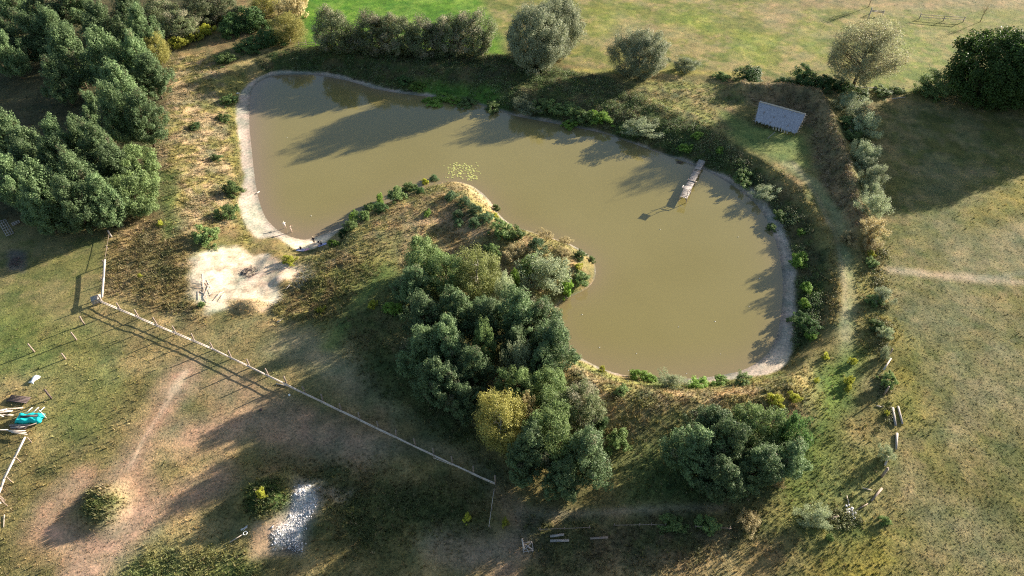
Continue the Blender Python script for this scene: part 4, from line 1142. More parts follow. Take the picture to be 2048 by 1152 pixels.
b = MB(); b.beam((-1.0, -.9, .3), (1.1, 1.0, .9), .12, .1)
tag(obj('wooden_beam', b.me('wooden_beam', M_wood), None, (x, y, z)), 'pale beam propped on the grass in front of the thatched shelter', 'beam')

# ================================================================== LOGS, PLANKS, POLES
def log(p1, p2, r, label, mt=None, name='log', cat='log', flat=False, lift=.05, group=None):
    a = Vector(P(*p1)); c2 = Vector(P(*p2)); L = c2 - a; b = MB()
    if flat: b.beam((0, 0, r + lift), L + Vector((0, 0, r + lift)), r * 2.4, r)
    else: b.tube([Vector((0, 0, r * .7 + lift)), L * .5 + Vector((0, 0, r * .8 + lift)), L + Vector((0, 0, r * .7 + lift))], [r, r * .95, r * .8], 6)
    return tag(obj(name, b.me(name, mt or M_wood), None, a), label, cat, group)
log((1765,743), (1780,720), .16, 'pale log leaning upward right of the green strip', M_woodpale, lift=.3)
log((1784,817), (1790,853), .22, 'left log of the thick grey pair in the right meadow')
log((1795,814), (1804,849), .17, 'right and thinner log of the grey pair in the right meadow')
log((1793,868), (1791,900), .2, 'upright lying grey log below the pair')
log((1775,915), (1769,932), .2, 'short pale log under the yellowish feathery bush', M_woodpale)
log((1763,978), (1742,1003), .17, 'rough rotten log at the lower right meadow edge', M_post)
log((1723,976), (1743,981), .06, 'thin white stick lying at the tip of the dark pole shadow', M_woodpale, 'stick', 'stick')
log((1693,992), (1698,1011), .06, 'thin white stick upright in the picture above the stone patch', M_woodpale, 'stick', 'stick')
log((1752,812), (1764,815), .09, 'small pale stick left above the twin logs', M_woodpale, 'stick', 'stick')
log((1660,1040), (1676,1033), .2, 'grey log beside the big pale cream bush', M_post)
log((1771,940), (1777,941), .08, 'tiny pale stub under the short pale log', M_woodpale, 'stick', 'stick')
log((1714,1020), (1735,1008), .09, 'dark branch reaching up from the stone patch at the lower right', M_post, 'stick', 'stick')
log((1100,1083), (1138,1082), .14, 'pale green plank lying in the dark below the fence line', M_wood, 'plank', 'plank', True)
log((1100,1074), (1128,1070), .14, 'grey plank just above the pale green plank', M_wood, 'plank', 'plank', True)
log((1180,1078), (1216,1076), .12, 'faint grey plank to the right of the two planks in the dark', M_post, 'plank', 'plank', True)
log((552,768), (580,774), .09, 'thin grey pole lying beside the long fence', M_wood, 'pole', 'pole')
log((1783,198), (1812,195), .1, 'pale pole lying on the meadow at the upper rim of the shade', M_woodpale, 'pole', 'pole')
log((513,388), (519,384), .12, 'small piece of wood at the waterline of the left strand', M_woodpale, 'driftwood', 'driftwood')
log((555,645), (567,638), .1, 'bleached forked branch on the lawn edge below the sand', M_branch, 'stick', 'stick')
log((9,1030), (8,1055), .05, 'thin white stake in the weeds at the lower left edge', M_woodpale, 'stick', 'stick')
log((572,580), (580,570), .06, 'bleached stick on the brown rough right of the sand', M_branch, 'stick', 'stick')
gp = 'bleached poles dumped on the sand edge'
for i, (p1, p2) in enumerate([((405,548),(405,562)), ((391,564),(404,564)), ((406,560),(410,600)), ((394,574),(412,575)), ((396,570),(410,567)), ((413,560),(420,575)),
    ((416,562),(428,590)), ((442,586),(432,600)), ((444,584),(424,602)), ((449,588),(440,602)), ((396,582),(396,600)), ((408,578),(416,605)),
    ((410,596),(426,586)), ((412,607),(430,611)), ((398,582),(408,588)), ((402,566),(416,566)), ((437,592),(448,583)), ((418,570),(412,590))]):
    log(p1, p2, R.uniform(.03, .05), 'one of the bleached poles heaped criss-cross on the left edge of the white sand', M_branch, 'dead_pole', 'pole', lift=R.uniform(0, .25), group=gp)
# burnt pile in the sand
x, y, z = P(497, 545)
b = MB()
for i in range(120):
    a = R.random() * 6.28; r0 = R.random() ** .7 * 1.7; p = Vector((math.cos(a) * r0, math.sin(a) * r0, .05 + .35 * max(0, 1 - r0)))
    e = p + Vector((R.uniform(-.5, .5), R.uniform(-.5, .5), R.uniform(-.05, .3))); b.tube([p, e], R.uniform(.02, .05), 5, False)
tag(obj('brushwood_pile', b.me('brushwood', M_char), None, (x, y, z)), 'charred brushwood heap in the middle of the white sand', 'brushwood', kind='stuff')
x, y, z = P(32, 524)
b = MB()
for i in range(60):
    a = R.random() * 6.28; r0 = R.random() ** .7 * 1.3; p = Vector((math.cos(a) * r0, math.sin(a) * r0, .05 + .3 * max(0, 1 - r0)))
    b.tube([p, p + Vector((R.uniform(-.5, .5), R.uniform(-.5, .5), R.uniform(-.05, .3)))], R.uniform(.02, .06), 5, False)
tag(obj('brushwood_pile', b.me('brushwood_dark', M_wooddark), None, (x, y, z)), 'dark heap of twigs on the shaded lawn at the left', 'brushwood', kind='stuff')
# slatted frames on the shaded lawn
def frame(p1, p2, width, nsl, label, px_side=1):
    a = Vector(P(*p1)); c2 = Vector(P(*p2)); d = c2 - a; L = d.length
    o = empty('slatted_frame', a, math.atan2(d.y, d.x), label, 'frame')
    for i in range(4):
        b = MB(); b.box((L / 2, (i / 3 - .5) * width, .25), (L, .13, .06)); obj('long_slat', b.me('long_slat', M_wood), o)
    for i in range(nsl):
        b = MB(); b.box((.08 + (L - .16) * i / (nsl - 1), 0, .31), (.13, width + .1, .05)); obj('cross_slat', b.me('cross_slat', M_wood), o)
frame((5,443), (22,472), 1.3, 7, 'larger whitish slatted frame lying on the shaded lawn at the left edge')
frame((25,451), (40,444), 1.0, 4, 'smaller grey slatted frame half under the lowest dark pine')
# dark pallet
a = Vector(P(18, 798)); c2 = Vector(P(60, 803)); d = c2 - a; L = d.length
o = empty('pallet', a, math.atan2(d.y, d.x), 'dark brown plank platform lying in the grass above the turquoise tarp', 'pallet')
b = MB()
for i in range(5): b.box((L / 2, -.5 + i * .25, .3), (L * R.uniform(.9, 1), .2, .05))
obj('board', b.me('pallet_board', M_wooddark), o)
for i in range(3):
    b = MB(); b.box((.2 + (L - .4) * i / 2, 0, .2), (.12, 1.3, .1)); obj('bearer', b.me('pallet_bearer', M_wooddark), o)
# white wood heap at the left edge
wx0 = Vector(P(6, 828))
for i in range(12):
    b = MB(); a_ = R.uniform(-.5, .6) if i < 7 else R.uniform(-1.6, -.9); L = R.uniform(2.0, 3.6)
    st_ = Vector((R.uniform(-2.2, -.6), R.uniform(-.5, .8), R.uniform(.2, .7)))
    b.beam(st_, st_ + Vector((math.cos(a_) * L, math.sin(a_) * L, R.uniform(-.35, .1))), R.uniform(.12, .22), .06)
    tag(obj('waste_plank', b.me('waste_plank', M_branch if i % 2 else M_woodpale), None, wx0), 'one of the whitish boards heaped at the left edge beside the tarp', 'plank', 'whitish boards heaped at the left edge')
# tarp over a stack
a = Vector(P(30, 850)); 
rz_ = math.radians(2)
Wt, Dt = 4.0, 1.8
n_u, n_v = 26, 14; V = []
for j in range(n_v + 1):
    for i in range(n_u + 1):
        u, v = i / n_u, j / n_v
        ex = max(abs(u - .5) * 2 - .82, 0) / .18; ey = max(abs(v - .5) * 2 - .7, 0) / .3
        zz = .85 - .62 * max(ex, ey) ** 1.5 + .05 * math.sin(u * 19 + v * 6) + .04 * math.sin(v * 15 - u * 5) - .1 * math.exp(-((v - .52) / .08) ** 2)
        V.append((u * Wt + .06 * math.sin(v * 11), v * Dt + .10 * math.sin(u * 13), zz))
Q_ = [(j * (n_u + 1) + i, j * (n_u + 1) + i + 1, (j + 1) * (n_u + 1) + i + 1, (j + 1) * (n_u + 1) + i) for j in range(n_v) for i in range(n_u)]
tp = obj('tarpaulin', mesh('tarpaulin', V, Q_, M_tarp, None, True), None, a, (0, 0, rz_)); tag(tp, 'turquoise tarpaulin spread over a stack at the left edge', 'tarpaulin')
md = tp.modifiers.new('thick', 'SOLIDIFY'); md.thickness = .02
b = MB(); b.box((Wt / 2, Dt / 2, .32), (Wt * .86, Dt * .72, .6)); tag(obj('timber_stack', b.me('timber_stack', M_post), None, a, (0, 0, rz_)), 'stack of timber hidden under the turquoise tarpaulin', 'timber')
def pl(u0, v0, u1, v1, z_, w_, mt, label, nm='plank', cat='plank', group=None):
    b = MB(); b.beam((u0, v0, z_), (u1, v1, z_ + .05), w_, .06); tag(obj(nm, b.me(nm, mt), None, a, (0, 0, rz_)), label, cat, group)
pl(.8, .95, 3.4, .98, .86, .32, M_wooddark, 'dark board lying on top of the turquoise tarpaulin')
for i, u in enumerate((1.2, 2.2, 3.1)): pl(u, 1.65, u + .6, 2.7, .7, .1, M_white, 'one of three white battens sticking out behind the turquoise tarpaulin', 'batten', 'batten', 'white battens behind the tarp')
for i in range(4): pl(-.6 + .2 * i, -.25 - .22 * i, 2.6 - .1 * i, -.3 - .2 * i, .35, .2, M_wooddark if i % 2 else M_wood, 'one of the dark grey boards stacked in front of the turquoise tarpaulin', group='dark boards in front of the tarp')
pl(1.4, -1.1, 3.6, -.15, .5, .12, M_post, 'brownish board leaning across the dark boards in front of the tarp')
for i in range(3): pl(-.4 + .5 * i, -1.35 - .2 * i, 2.6 + .3 * i, -1.55 - .35 * i, .6, .14, M_woodpale, 'one of the pale boards laid between the tarp and the white topped fence', group='pale boards below the tarp')
pl(-3.2, -1.1, -.3, -1.15, .4, .16, M_woodpale, 'long pale board at the left edge just under the board heap')
# white sheet
x, y, z = P(70, 760)
b = MB(); V = []; rs = random.Random(3)
for j in range(9):
    for i in range(9):
        u, v = i / 8 - .5, j / 8 - .5
        V.append((u * 1.0 * (1 + .3 * math.sin(v * 7)), v * 1.6, .12 + .35 * math.exp(-(u * u * 9 + v * v * 7)) + rs.uniform(0, .12)))
sh_ = obj('white_sheet', mesh('white_sheet', V, [(j*9+i, j*9+i+1, j*9+i+10, j*9+i+9) for j in range(8) for i in range(8)], M_white), None, (x, y, z), (0, 0, -.3))
md = sh_.modifiers.new('thick', 'SOLIDIFY'); md.thickness = .02
tag(sh_, 'crumpled white plastic sheet on the grass above the dark pallet', 'sheet')
# crossed white frame at the bottom
x, y, z = P(1056, 1100)
o = empty('crossed_frame', (x, y, z), .1, 'small grey wooden frame with crossed boards beside the bare earth at the bottom', 'frame')
b = MB(); b.beam((-.65, -.5, .45), (-.65, .85, .45), .14, .06); b.beam((.65, -.35, .45), (.65, .85, .45), .1, .05); b.beam((-.65, .85, .5), (.65, .85, .5), .1, .05); b.beam((-.65, -.4, .5), (.65, -.35, .5), .1, .05)
obj('frame', b.me('frame_rim', M_wood), o)
b = MB(); b.beam((-.6, .75, .56), (.6, -.25, .56), .18, .04); obj('cross_board', b.me('cross_board', M_wood), o)
b = MB(); b.beam((-.6, -.25, .62), (.6, .75, .62), .12, .04); obj('cross_board', b.me('cross_board', M_wood), o)
for sx in (-.6, .6):
    for sy in (-.4, .8):
        b = MB(); b.box((sx, sy, .2), (.08, .08, .5)); obj('leg', b.me('frame_leg', M_wood), o)
log((1044,1082), (1048,1102), .13, 'stout whitish post lying on the left side of the crossed frame', M_woodpale, 'thick_pole', 'pole', lift=.6)
log((1050,1092), (1057,1106), .035, 'thin white rod dropping from the crossed frame', M_white, 'rod', 'rod', lift=.2)
# pole with a ring
x, y, z = P(461, 1086)
e = Vector(P(487, 1071)) - Vector((x, y, z))
o = empty('ring_pole', (x, y, z), 0, 'pale pole ending in a white metal ring in the weeds left of the rubble', 'pole')
b = MB(); b.tube([(0, 0, .25), e + Vector((0, 0, .35))], .055, 6); obj('shaft', b.me('ring_pole_shaft', M_woodpale), o)
b = MB(); c0 = e + Vector((.3, .15, .4)); b.tube([c0 + Vector((math.cos(k_ * .4189) * .26, math.sin(k_ * .4189) * .26, 0)) for k_ in range(16)], .045, 6, False); obj('ring', b.me('ring', M_white), o)
x, y, z = P(488, 1060)
b = MB()
for i in range(6): b.beam((R.uniform(-.4, .2), R.uniform(-.4, .2), .2), (R.uniform(0, .6), R.uniform(0, .6), R.uniform(.2, .5)), .09, .03)
tag(obj('scrap_metal', b.me('scrap_metal', M_metal), None, (x, y, z)), 'grey metal scraps beside the ring-ended pole', 'scrap')

# rubble tip: loose pieces nobody could count
rng = np.random.default_rng(5)
RP = np.array(GL([(602,980),(622,976),(630,990),(634,1015),(618,1035),(602,1062),(596,1075),(606,1100),(590,1106),(576,1090),(552,1096),(542,1075),(552,1060),(572,1052),(584,1030),(590,1010)]))
cand = np.stack([rng.uniform(RP[:, 0].min(), RP[:, 0].max(), 9000), rng.uniform(RP[:, 1].min(), RP[:, 1].max(), 9000)], 1)
sdr = poly_sd(cand[:, 0], cand[:, 1], RP); cand = cand[sdr < rng.normal(-.1, .4, len(sdr))]
V = []; Q_ = []
zz = bil(Z, cand[:, 0], cand[:, 1])
cube = np.array([(x_, y_, z_) for z_ in (-1, 1) for y_ in (-1, 1) for x_ in (-1, 1)], float)
cf = np.array([(0,2,3,1),(4,5,7,6),(0,1,5,4),(2,6,7,3),(0,4,6,2),(1,3,7,5)])
for i in range(min(len(cand), 3200)):
    q, _ = np.linalg.qr(rng.normal(size=(3, 3))); s_ = rng.uniform(.016, .026) / max(.22, rng.random() ** .5) * (1 + (rng.random() < .06))
    v = (cube * (rng.uniform(.5, 1, 3) * s_) * rng.uniform(.75, 1.1, (8, 1))) @ q
    V.append(v + np.array([cand[i, 0], cand[i, 1], zz[i] + .06 + rng.uniform(-.03, .05)])); Q_.append(cf + i * 8)
tag(obj('rubble', mesh('rubble', np.concatenate(V), np.concatenate(Q_), M_stone)), 'strip of pale broken rubble tipped beside the dark mound', 'rubble', kind='stuff')
x, y, z = P(697 + 0, 0 + 1) if False else P(1700, 1025)
V = []; Q_ = []
for i in range(14):
    q, _ = np.linalg.qr(rng.normal(size=(3, 3))); v = (cube * rng.uniform(.06, .17)) @ q; V.append(v + rng.normal(0, .4, 3) * (1, 1, 0) + (0, 0, .15)); Q_.append(cf + i * 8)
tag(obj('stone_heap', mesh('stone_heap', np.concatenate(V), np.concatenate(Q_), M_stone), None, (x, y, z)), 'small heap of dark and white stones right of the big pale cream bush', 'stones')
x, y, z = P(579, 791)
b = MB(); b.box((0, 0, .12), (.3, .25, .25), .5); tag(obj('bucket_stone', b.me('pale_block', M_white), None, (x, y, z)), 'little white block on the bare ground beside the long fence', 'block')
x, y, z = P(522, 820)
b = MB(); b.tube([(0, 0, 0), (0, 0, .25)], [.22, .2], 6); tag(obj('tree_stump', b.me('stump', M_wooddark), None, (x, y, z)), 'little black stump on the bare ground left below the white block', 'stump')
x, y, z = P(475, 188)
b = MB(); b.box((0, 0, .15), (.5, .3, .25), .4); b.box((.35, .2, .1), (.25, .3, .15), .9); tag(obj('white_bag', b.me('white_bag', M_white), None, (x, y, z)), 'white bag left on the grass edge beside the upper left strand', 'bag')

# ================================================================== WATER LILIES AND SPECKS
me_pad = None
rl = random.Random(9)
def pad_mesh():
    n = 10; V = [(0, 0, 0)] + [(math.cos(.3 + 5.7 * i / n) * .2, math.sin(.3 + 5.7 * i / n) * .2, .01) for i in range(n + 1)]
    V += [(v[0], v[1], v[2] - .012) for v in V]
    me = bpy.data.meshes.new('lily_pad'); m_ = n + 2
    Fc = [(0, i + 1, i + 2) for i in range(n)] + [(m_, m_ + i + 2, m_ + i + 1) for i in range(n)] + [(i + 1, m_ + i + 1, m_ + i + 2, i + 2) for i in range(n)]
    me.from_pydata(V, [], Fc); me.materials.append(M_pad); return me
me_pad = pad_mesh()
arcs = [((892,332),(905,338),8), ((905,328),(935,332),22), ((898,345),(915,348),14), ((930,330),(952,345),16), ((922,345),(950,352),20), ((935,360),(955,352),20), ((892,355),(925,352),14), ((905,335),(925,345),16), ((950,325),(958,330),2), ((925,338),(948,340),14)]
kk = 0
for (p1, p2, n) in arcs:
    for i in range(n):
        t = rl.random(); px = p1[0] + (p2[0] - p1[0]) * t + rl.gauss(0, 4); py = p1[1] + (p2[1] - p1[1]) * t + rl.gauss(0, 3)
        x, y = G(px, py, ZW + .02)
        s_ = rl.uniform(.6, 1.25)
        tag(obj('lily_pad', me_pad, None, (x, y, ZW + .015 + .0012 * kk % .02), (rl.uniform(-.04, .04), rl.uniform(-.04, .04), rl.random() * 6), (s_, s_, 1)), 'yellow-green lily pad floating in the patch off the head of the peninsula', 'lily pad', 'lily pads off the head of the peninsula'); kk += 1
me_leaf = None
spots = [(1164,629),(1357,654),(1441,708),(1498,613),(1199,695),(1273,707),(1257,741),(1476,474),(1519,557),(1373,747),(1082,242),(1320,459),(622,432),(574,275),(1430,643),(1346,332)]
bb = MB(); bb.tube([(0, 0, -.03), (0, 0, .05), (0, 0, .12)], [.11, .13, .05], 6); mf = bb.me('float', M_white)
for px, py in spots:
    x, y = G(px, py, ZW); s_ = rl.uniform(.4, .75)
    tag(obj('small_float', mf, None, (x, y, ZW), (0, 0, rl.random() * 6), (s_, s_, s_)), 'one of the tiny white specks floating singly on the open pond', 'float', 'white specks floating on the pond')

# ================================================================== PEOPLE
def skin_obj(name, V, E, Rd, mt, parent, root=0, sub=2):
    me = bpy.data.meshes.new(name); me.from_pydata(V, E, []); me.materials.append(mt)
    o = obj(name, me, parent)
    m_ = o.modifiers.new('skin', 'SKIN'); m_.use_smooth_shade = True
    if not me.skin_vertices: 
        bpy.context.view_layer.objects.active = o
    sv = me.skin_vertices[0].data
    for i, r_ in enumerate(Rd): sv[i].radius = (r_, r_) if not isinstance(r_, tuple) else r_
    sv[root].use_root = True
    s_ = o.modifiers.new('sub', 'SUBSURF'); s_.levels = sub; s_.render_levels = sub
    return o
def person(loc, rz, pose, label, skinm, hairm, top=None, bottom=None, scale=1.0):
    """pose: joint positions, metres, person faces +Y; z up from the ground"""
    o = empty('person', loc, rz, label, 'person'); o.scale = (scale,) * 3
    J = dict(pelvis=(0,0,.93), waist=(0,0,1.08), chest=(0,0,1.28), neck=(0,.0,1.47), head=(0,.02,1.58), crown=(0,.015,1.69),
      shl=(-.17,0,1.40), shr=(.17,0,1.40), ell=(-.24,.0,1.13), elr=(.24,0,1.13), wrl=(-.25,.08,.89), wrr=(.25,.08,.89),
      hil=(-.10,0,.88), hir=(.10,0,.88), knl=(-.11,.02,.48), knr=(.11,.02,.48), anl=(-.12,0,.08), anr=(.12,0,.08), tol=(-.13,.15,.03), tor=(.13,.15,.03))
    J.update(pose)
    names = list(J); V = [J[k_] for k_ in names]; ix = {k_: i for i, k_ in enumerate(names)}
    rad = dict(pelvis=.13, waist=.115, chest=.13, neck=.055, head=.088, crown=.06, shl=.062, shr=.062, ell=.042, elr=.042, wrl=.028, wrr=.028, hil=.088, hir=.088, knl=.055, knr=.055, anl=.036, anr=.036, tol=.03, tor=.03)
    E = [('pelvis','waist'),('waist','chest'),('chest','neck'),('neck','head'),('head','crown'),('chest','shl'),('chest','shr'),('shl','ell'),('ell','wrl'),('shr','elr'),('elr','wrr'),
         ('pelvis','hil'),('hil','knl'),('knl','anl'),('anl','tol'),('pelvis','hir'),('hir','knr'),('knr','anr'),('anr','tor')]
    Rd = [rad[k_] for k_ in names]; E = [(ix[a_], ix[b_]) for a_, b_ in E]
    for s_, wr, el in ((-1, 'wrl', 'ell'), (1, 'wrr', 'elr')):      # palm, five fingers each
        wv = Vector(J[wr]); d = (wv - Vector(J[el])).normalized(); sd = d.cross(Vector((0, 0, 1)) if abs(d.z) < .9 else Vector((0, 1, 0))).normalized(); nn = d.cross(sd)
        palm = wv + d * .06; V.append(tuple(palm)); pi_ = len(V) - 1; Rd.append(.028); E.append((ix[wr], pi_))
        for q, L in ((-1.5, .065), (-.5, .08), (.5, .085), (1.5, .075)):
            k1 = palm + d * .045 + sd * q * .021; k2 = k1 + d * L * .5 + nn * .012; k3 = k2 + d * L * .4 + nn * .025
            b0 = len(V); V += [tuple(k1), tuple(k2), tuple(k3)]; Rd += [.009, .008, .007]; E += [(pi_, b0), (b0, b0 + 1), (b0 + 1, b0 + 2)]
        k1 = palm - d * .01 + sd * .045 * s_; k2 = k1 + d * .045 + sd * .01 * s_; b0 = len(V); V += [tuple(k1), tuple(k2)]; Rd += [.011, .009]; E += [(pi_, b0), (b0, b0 + 1)]
    hd = Vector(J['head']); fw = Vector((0, 1, 0))
    nose = hd + fw * .098 + Vector((0, 0, -.005)); V.append(tuple(nose)); Rd.append(.012); E.append((ix['head'], len(V) - 1))
    skin_obj('body', V, E, Rd, skinm, o, 0)
    # hair cap
    b = MB(); 
    Vh = []; nu, nv = 12, 6
    for j in range(nv + 1):
        for i in range(nu):
            th = i / nu * 6.283; ph = j / nv * (1.75 if math.sin(th) < .2 else 1.0)
            Vh.append((hd.x + .108 * math.sin(ph) * math.cos(th), hd.y - .012 + .115 * math.sin(ph) * math.sin(th), hd.z + .025 + .118 * math.cos(ph)))
    b.add(Vh, [(j * nu + i, j * nu + (i + 1) % nu, (j + 1) * nu + (i + 1) % nu, (j + 1) * nu + i) for j in range(nv) for i in range(nu)])
    obj('hair', b.me('hair', hairm, True), o)
    if top:
        nmz = ['waist','chest','shl','shr','ell','elr']; Vt = [J[k_] for k_ in nmz]; it = {k_: i for i, k_ in enumerate(nmz)}
        Vt.append(tuple((Vector(J['waist']) * .4 + Vector(J['pelvis']) * .6)))
        nk = tuple(Vector(J['chest']).lerp(Vector(J['neck']), .6)); Vt.append(nk)
        skin_obj('shirt', Vt, [(6, 0), (0, 1), (1, 7), (1, 2), (1, 3), (2, 4), (3, 5)], [.135, .15, .08, .08, .055, .055, .145, .075], top, o, 6)
    if bottom:
        mt_, ln = bottom
        kl = tuple(Vector(J['hil']).lerp(Vector(J['knl']), ln)); kr = tuple(Vector(J['hir']).lerp(Vector(J['knr']), ln))
        skin_obj('trousers' if ln > .6 else 'shorts', [J['pelvis'], tuple(Vector(J['pelvis']).lerp(Vector(J['waist']), .6)), J['hil'], kl, J['hir'], kr], [(0, 1), (0, 2), (2, 3), (0, 4), (4, 5)], [.15, .135, .105, .085, .105, .085], mt_, o, 0)
    return o
def gz(px, py):
    x, y, z = P(px, py); return (x, y, z)
x, y = G(571, 457, ZW - .15); person((x, y, ZW - .15), .6, dict(chest=(0,.08,1.26), neck=(0,.14,1.43), head=(0,.2,1.53), crown=(0,.21,1.64), ell=(-.27,.12,1.12), elr=(.27,.12,1.12), wrl=(-.15,.3,1.05), wrr=(.15,.3,1.05), shl=(-.17,.08,1.37), shr=(.17,.08,1.37)),
    'bather in pale clothing wading in the shallows, left of the pair', M_skin, M_blonde, M_paleswim, (M_paleswim, .55), 1.12)
x, y = G(583, 464, ZW - .08); person((x, y, ZW - .06), -1.2, dict(ell=(-.3,.12,1.25), elr=(.3,.1,1.3), wrl=(-.2,.32,1.4), wrr=(.22,.32,1.42), knr=(.13,.12,.5), anr=(.14,.05,.1), tor=(.15,.2,.05)),
    'slim bather with raised forearms wading in the shallows, right of the pair', M_skin, M_brownhair, None, (M_paleswim, .3), 1.1)
person(gz(629, 488), 2.9, dict(ell=(-.27,-.02,1.16), elr=(.27,-.02,1.16), wrl=(-.14,.14,1.08), wrr=(.14,.14,1.08), knl=(-.12,.05,.5), anr=(.14,-.05,.09)),
    'fair haired person in black standing on the beach between two blue towels', M_skin, M_blonde, M_black, (M_black, .95), 1.16)
sit = dict(pelvis=(0,-.05,.13), waist=(0,-.05,.28), chest=(0,0,.48), neck=(0,.05,.66), head=(0,.09,.77), crown=(0,.09,.88), shl=(-.17,.0,.59), shr=(.17,0,.59), ell=(-.25,.14,.40), elr=(.25,.14,.40), wrl=(-.14,.34,.42), wrr=(.14,.34,.42),
    hil=(-.1,0,.13), hir=(.1,0,.13), knl=(-.14,.38,.42), knr=(.14,.38,.42), anl=(-.12,.62,.08), anr=(.12,.62,.08), tol=(-.13,.78,.04), tor=(.13,.78,.04))
v = gz(643, 489); person(v, 2.2, sit, 'person in dark navy clothes sitting on the right hand blue towel', M_skin, M_brownhair, M_navy, (M_navy, .95))
v2 = gz(602, 499); person(v2, .4, sit, 'person in a black top sitting on the left hand blue and white towel', M_skin, M_blonde, M_black, (M_skin, .3))
def towel(px, py, rz, sx, sy, mt, label):
    x, y, z = P(px, py); V = []; rs = random.Random(int(px))
    n_ = 8
    for j in range(n_ + 1):
        for i in range(n_ + 1):
            xx = (i / n_ - .5) * sx; yy = (j / n_ - .5) * sy; ca, sa = math.cos(rz), math.sin(rz)
            X_, Y_ = x + xx * ca - yy * sa, y + xx * sa + yy * ca
            V.append((X_ - x, Y_ - y, hz(X_, Y_) - z + .04 + rs.uniform(0, .05)))
    t_ = obj('beach_towel', mesh('beach_towel', V, [(j*(n_+1)+i, j*(n_+1)+i+1, (j+1)*(n_+1)+i+1, (j+1)*(n_+1)+i) for j in range(n_) for i in range(n_)], mt), None, (x, y, z))
    m_ = t_.modifiers.new('thick', 'SOLIDIFY'); m_.thickness = .015; tag(t_, label, 'towel')
towel(645, 489.5, .3, 1.7, 1.0, M_blue, 'blue towel under the person in dark navy clothes')
towel(602, 500.5, -.1, 1.7, 1.1, M_blue, 'blue and white towel under the person in the black top')
towel(613, 499.5, .8, 1.2, .8, M_pink, 'pinkish red towel lying between the two sitting people')
x, y, z = P(637, 485); b = MB(); b.box((0, 0, .14), (.35, .22, .26), .4); b.tube([(-.1, 0, .26), (-.05, 0, .4), (.05, 0, .4), (.1, 0, .26)], .015, 6, False)
tag(obj('beach_bag', b.me('beach_bag', M_navy), None, (x, y, z)), 'small dark bag on the sand right of the standing person', 'bag')

# ================================================================== GRASS AND WEEDS
rng = np.random.default_rng(99)
def sample(n, ymax=1.0):
    """points spread evenly over what the photograph could see, with a margin"""
    px = rng.uniform(-160, 2210, n); py = rng.uniform(-60, 1260, n)
    a = (px - 1024) / F; b_ = -(py - 576) / F; t = H / (st - b_ * ct)
    return a * t, t * (ct + b_ * st), t
def grass(name, n, label, hmin, hmax, wd, nb, accept, tint):
    x, y, t = sample(n)
    ro = bil(RO, x, y); sd = bil(SD, x, y); cc = bil(CC, x, y)
    keep = (rng.random(n) < accept(ro)) & (sd > .8) & (cc.max(-1) < .36)
    x, y, t, ro, cc = x[keep], y[keep], t[keep], ro[keep], cc[keep]; m_ = len(x)
    z = bil(Z, x, y)
    hgt = (hmin + (hmax - hmin) * rng.random(m_) * (.4 + .6 * ro))
    base = np.stack([x, y, z - .03], -1)[:, None]
    ang = rng.random((m_, nb)) * 6.283; ln = rng.random((m_, nb)) * .6
    dirx, diry = np.cos(ang), np.sin(ang)
    hb = hgt[:, None] * (.6 + .5 * rng.random((m_, nb)))
    tip = np.stack([dirx * ln * hb, diry * ln * hb, hb], -1)
    off = np.stack([dirx * .08, diry * .08, np.zeros_like(dirx)], -1)
    sw = np.stack([-diry, dirx, np.zeros_like(dirx)], -1) * (wd * (.6 + .8 * rng.random((m_, nb))))[..., None]
    V = np.stack([base + off - sw, base + off + sw, base + off + tip], 2).reshape(-1, 3)
    jit = (.8 + .9 * rng.random((m_, 1, 1))) * (.85 + .3 * rng.random((m_, nb, 1)))
    tt = np.array(tint); tm = rng.random((m_, 1, 1)) ** 2 * .8
    col = (cc[:, None] * (1 - tm) + tt[rng.integers(0, len(tt), m_)][:, None] * tm) * jit
    col = np.repeat(col.reshape(-1, 3), 3, 0)
    o = obj(name, mesh(name, V, np.arange(len(V)).reshape(-1, 3), M_grass, {'col': col}))
    tag(o, label, 'grass', kind='stuff'); return m_
tints = [(.14,.14,.04), (.26,.2,.085), (.19,.18,.05), (.29,.22,.13), (.11,.13,.035), (.21,.14,.07)]
NG = grass('meadow_grass', 190000, 'short patchy meadow grass over the fields and lawns', .06, .28, .05, 4, lambda r: .9 * (r > .05) * (r < .6), tints)
NT = grass('tall_grass', 200000, 'tall dry grass and weeds on the banks and rough ground', .2, .85, .06, 5, lambda r: np.clip((r - .3) * 1.9, 0, 1), tints)
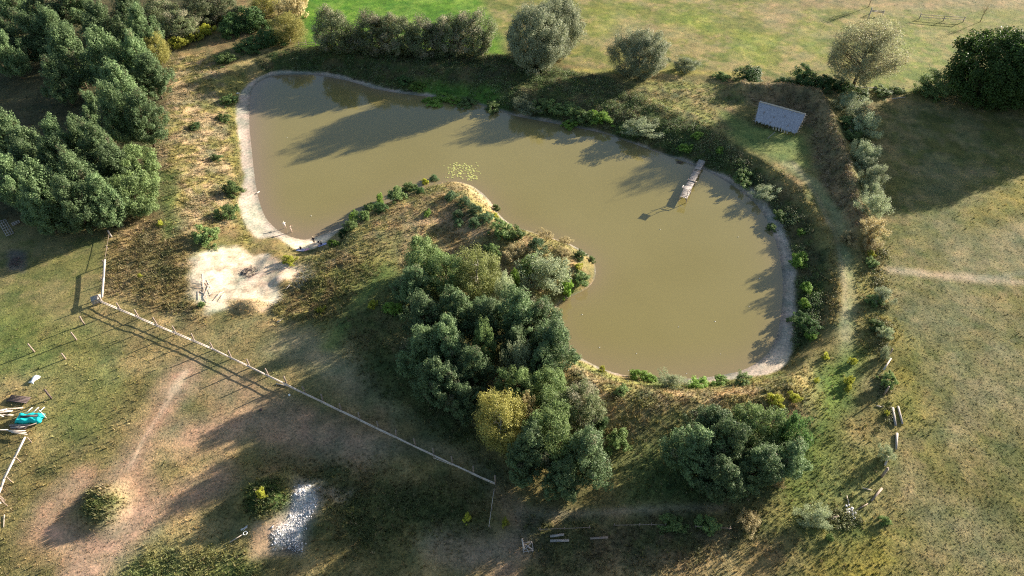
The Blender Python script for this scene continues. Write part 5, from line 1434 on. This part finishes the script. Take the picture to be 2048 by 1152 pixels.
# leafy weeds as small rounded clusters
def weeds(name, n, label, accept, size, tint, nl=12, region=None, cmix=.6, thr=.42):
    x, y, t = sample(n)
    if region:
        inr = np.zeros(len(x), bool)
        for rg in region: inr |= poly_sd(x, y, GL(rg)) < 0
        x, y, t = x[inr], y[inr], t[inr]; n = len(x)
    ro = bil(RO, x, y); sd = bil(SD, x, y); cc = bil(CC, x, y)
    clus = fbm(x, y, 3.0, 500, 3)
    keep = (rng.random(n) < accept(ro) * smooth(thr, thr + .2, clus)) & (sd > 1.2) & (cc.max(-1) < .34)
    x, y, cc, ro = x[keep], y[keep], cc[keep], ro[keep]; m_ = len(x); z = bil(Z, x, y)
    s_ = size * (.5 + rng.random(m_)) * (.6 + .7 * ro)
    off = unit(rng.normal(size=(m_, nl, 3))); off[..., 2] = np.abs(off[..., 2]) * 1.1
    c_ = (np.stack([x, y, z], -1)[:, None] + off * s_[:, None, None] * (.5 + .5 * rng.random((m_, nl, 1)))).reshape(-1, 3)
    nrm = unit(off + rng.normal(size=off.shape) * .4).reshape(-1, 3)
    V, Q_ = leaf_quads(c_, nrm, .10, .55, rng)
    tt = np.array(tint)[rng.integers(0, len(tint), m_)]
    col = (cc * cmix + tt * (1 - cmix)) * (.7 + .6 * rng.random((m_, 1)))
    col = np.repeat(np.repeat(col, nl, 0) * (.8 + .4 * rng.random((m_ * nl, 1))), 4, 0)
    tag(obj(name, mesh(name, V, Q_, M_leaf, {'col': col})), label, 'weeds', kind='stuff'); return m_
NW = weeds('leafy_weeds', 130000, 'low leafy weeds scattered through the rough grass', lambda r: np.clip((r - .42) * 2.4, 0, 1), .42, [(.08,.12,.035), (.13,.14,.04), (.2,.17,.07), (.15,.17,.05), (.07,.1,.04)])
weeds('bank_scrub', 330000, 'ragged dark green scrub covering the inner banks north and east of the pond', lambda r: (r > .3) * 1.0, .72,
    [(.09,.155,.045), (.12,.19,.055), (.08,.12,.045), (.17,.23,.085), (.12,.11,.065), (.28,.31,.17)], 20,
    [[(500,118),(640,95),(1000,112),(1230,165),(1330,215),(1470,300),(1550,370),(1615,440),(1640,520),(1645,620),(1605,700),(1585,650),(1578,520),(1525,410),(1405,325),(1200,255),(1000,212),(800,178),(640,142),(540,136)]], .25, .36)
weeds('line_scrub', 230000, 'feathery yellow-green scrub along the old fence line right of the grassy track', lambda r: (r > .1) * 1.0, .6,
    [(.17,.19,.07), (.24,.23,.11), (.11,.15,.05), (.3,.28,.16), (.2,.2,.09)], 18,
    [[(1735,480),(1775,470),(1786,640),(1784,800),(1780,900),(1755,900),(1752,700),(1745,580)], [(1590,1030),(1700,1020),(1740,1040),(1690,1060),(1590,1055)]], .3, .42)
weeds('ridge_scrub', 200000, 'brown dry scrub on the earth bank around the thatched shelter', lambda r: (r > .5) * 1.0, .42,
    [(.16,.11,.075), (.24,.18,.12), (.12,.09,.06), (.12,.13,.05), (.3,.25,.18)], 14,
    [[(1470,178),(1630,186),(1665,250),(1705,380),(1722,470),(1690,480),(1650,380),(1615,260),(1490,200)]], .35, .3)
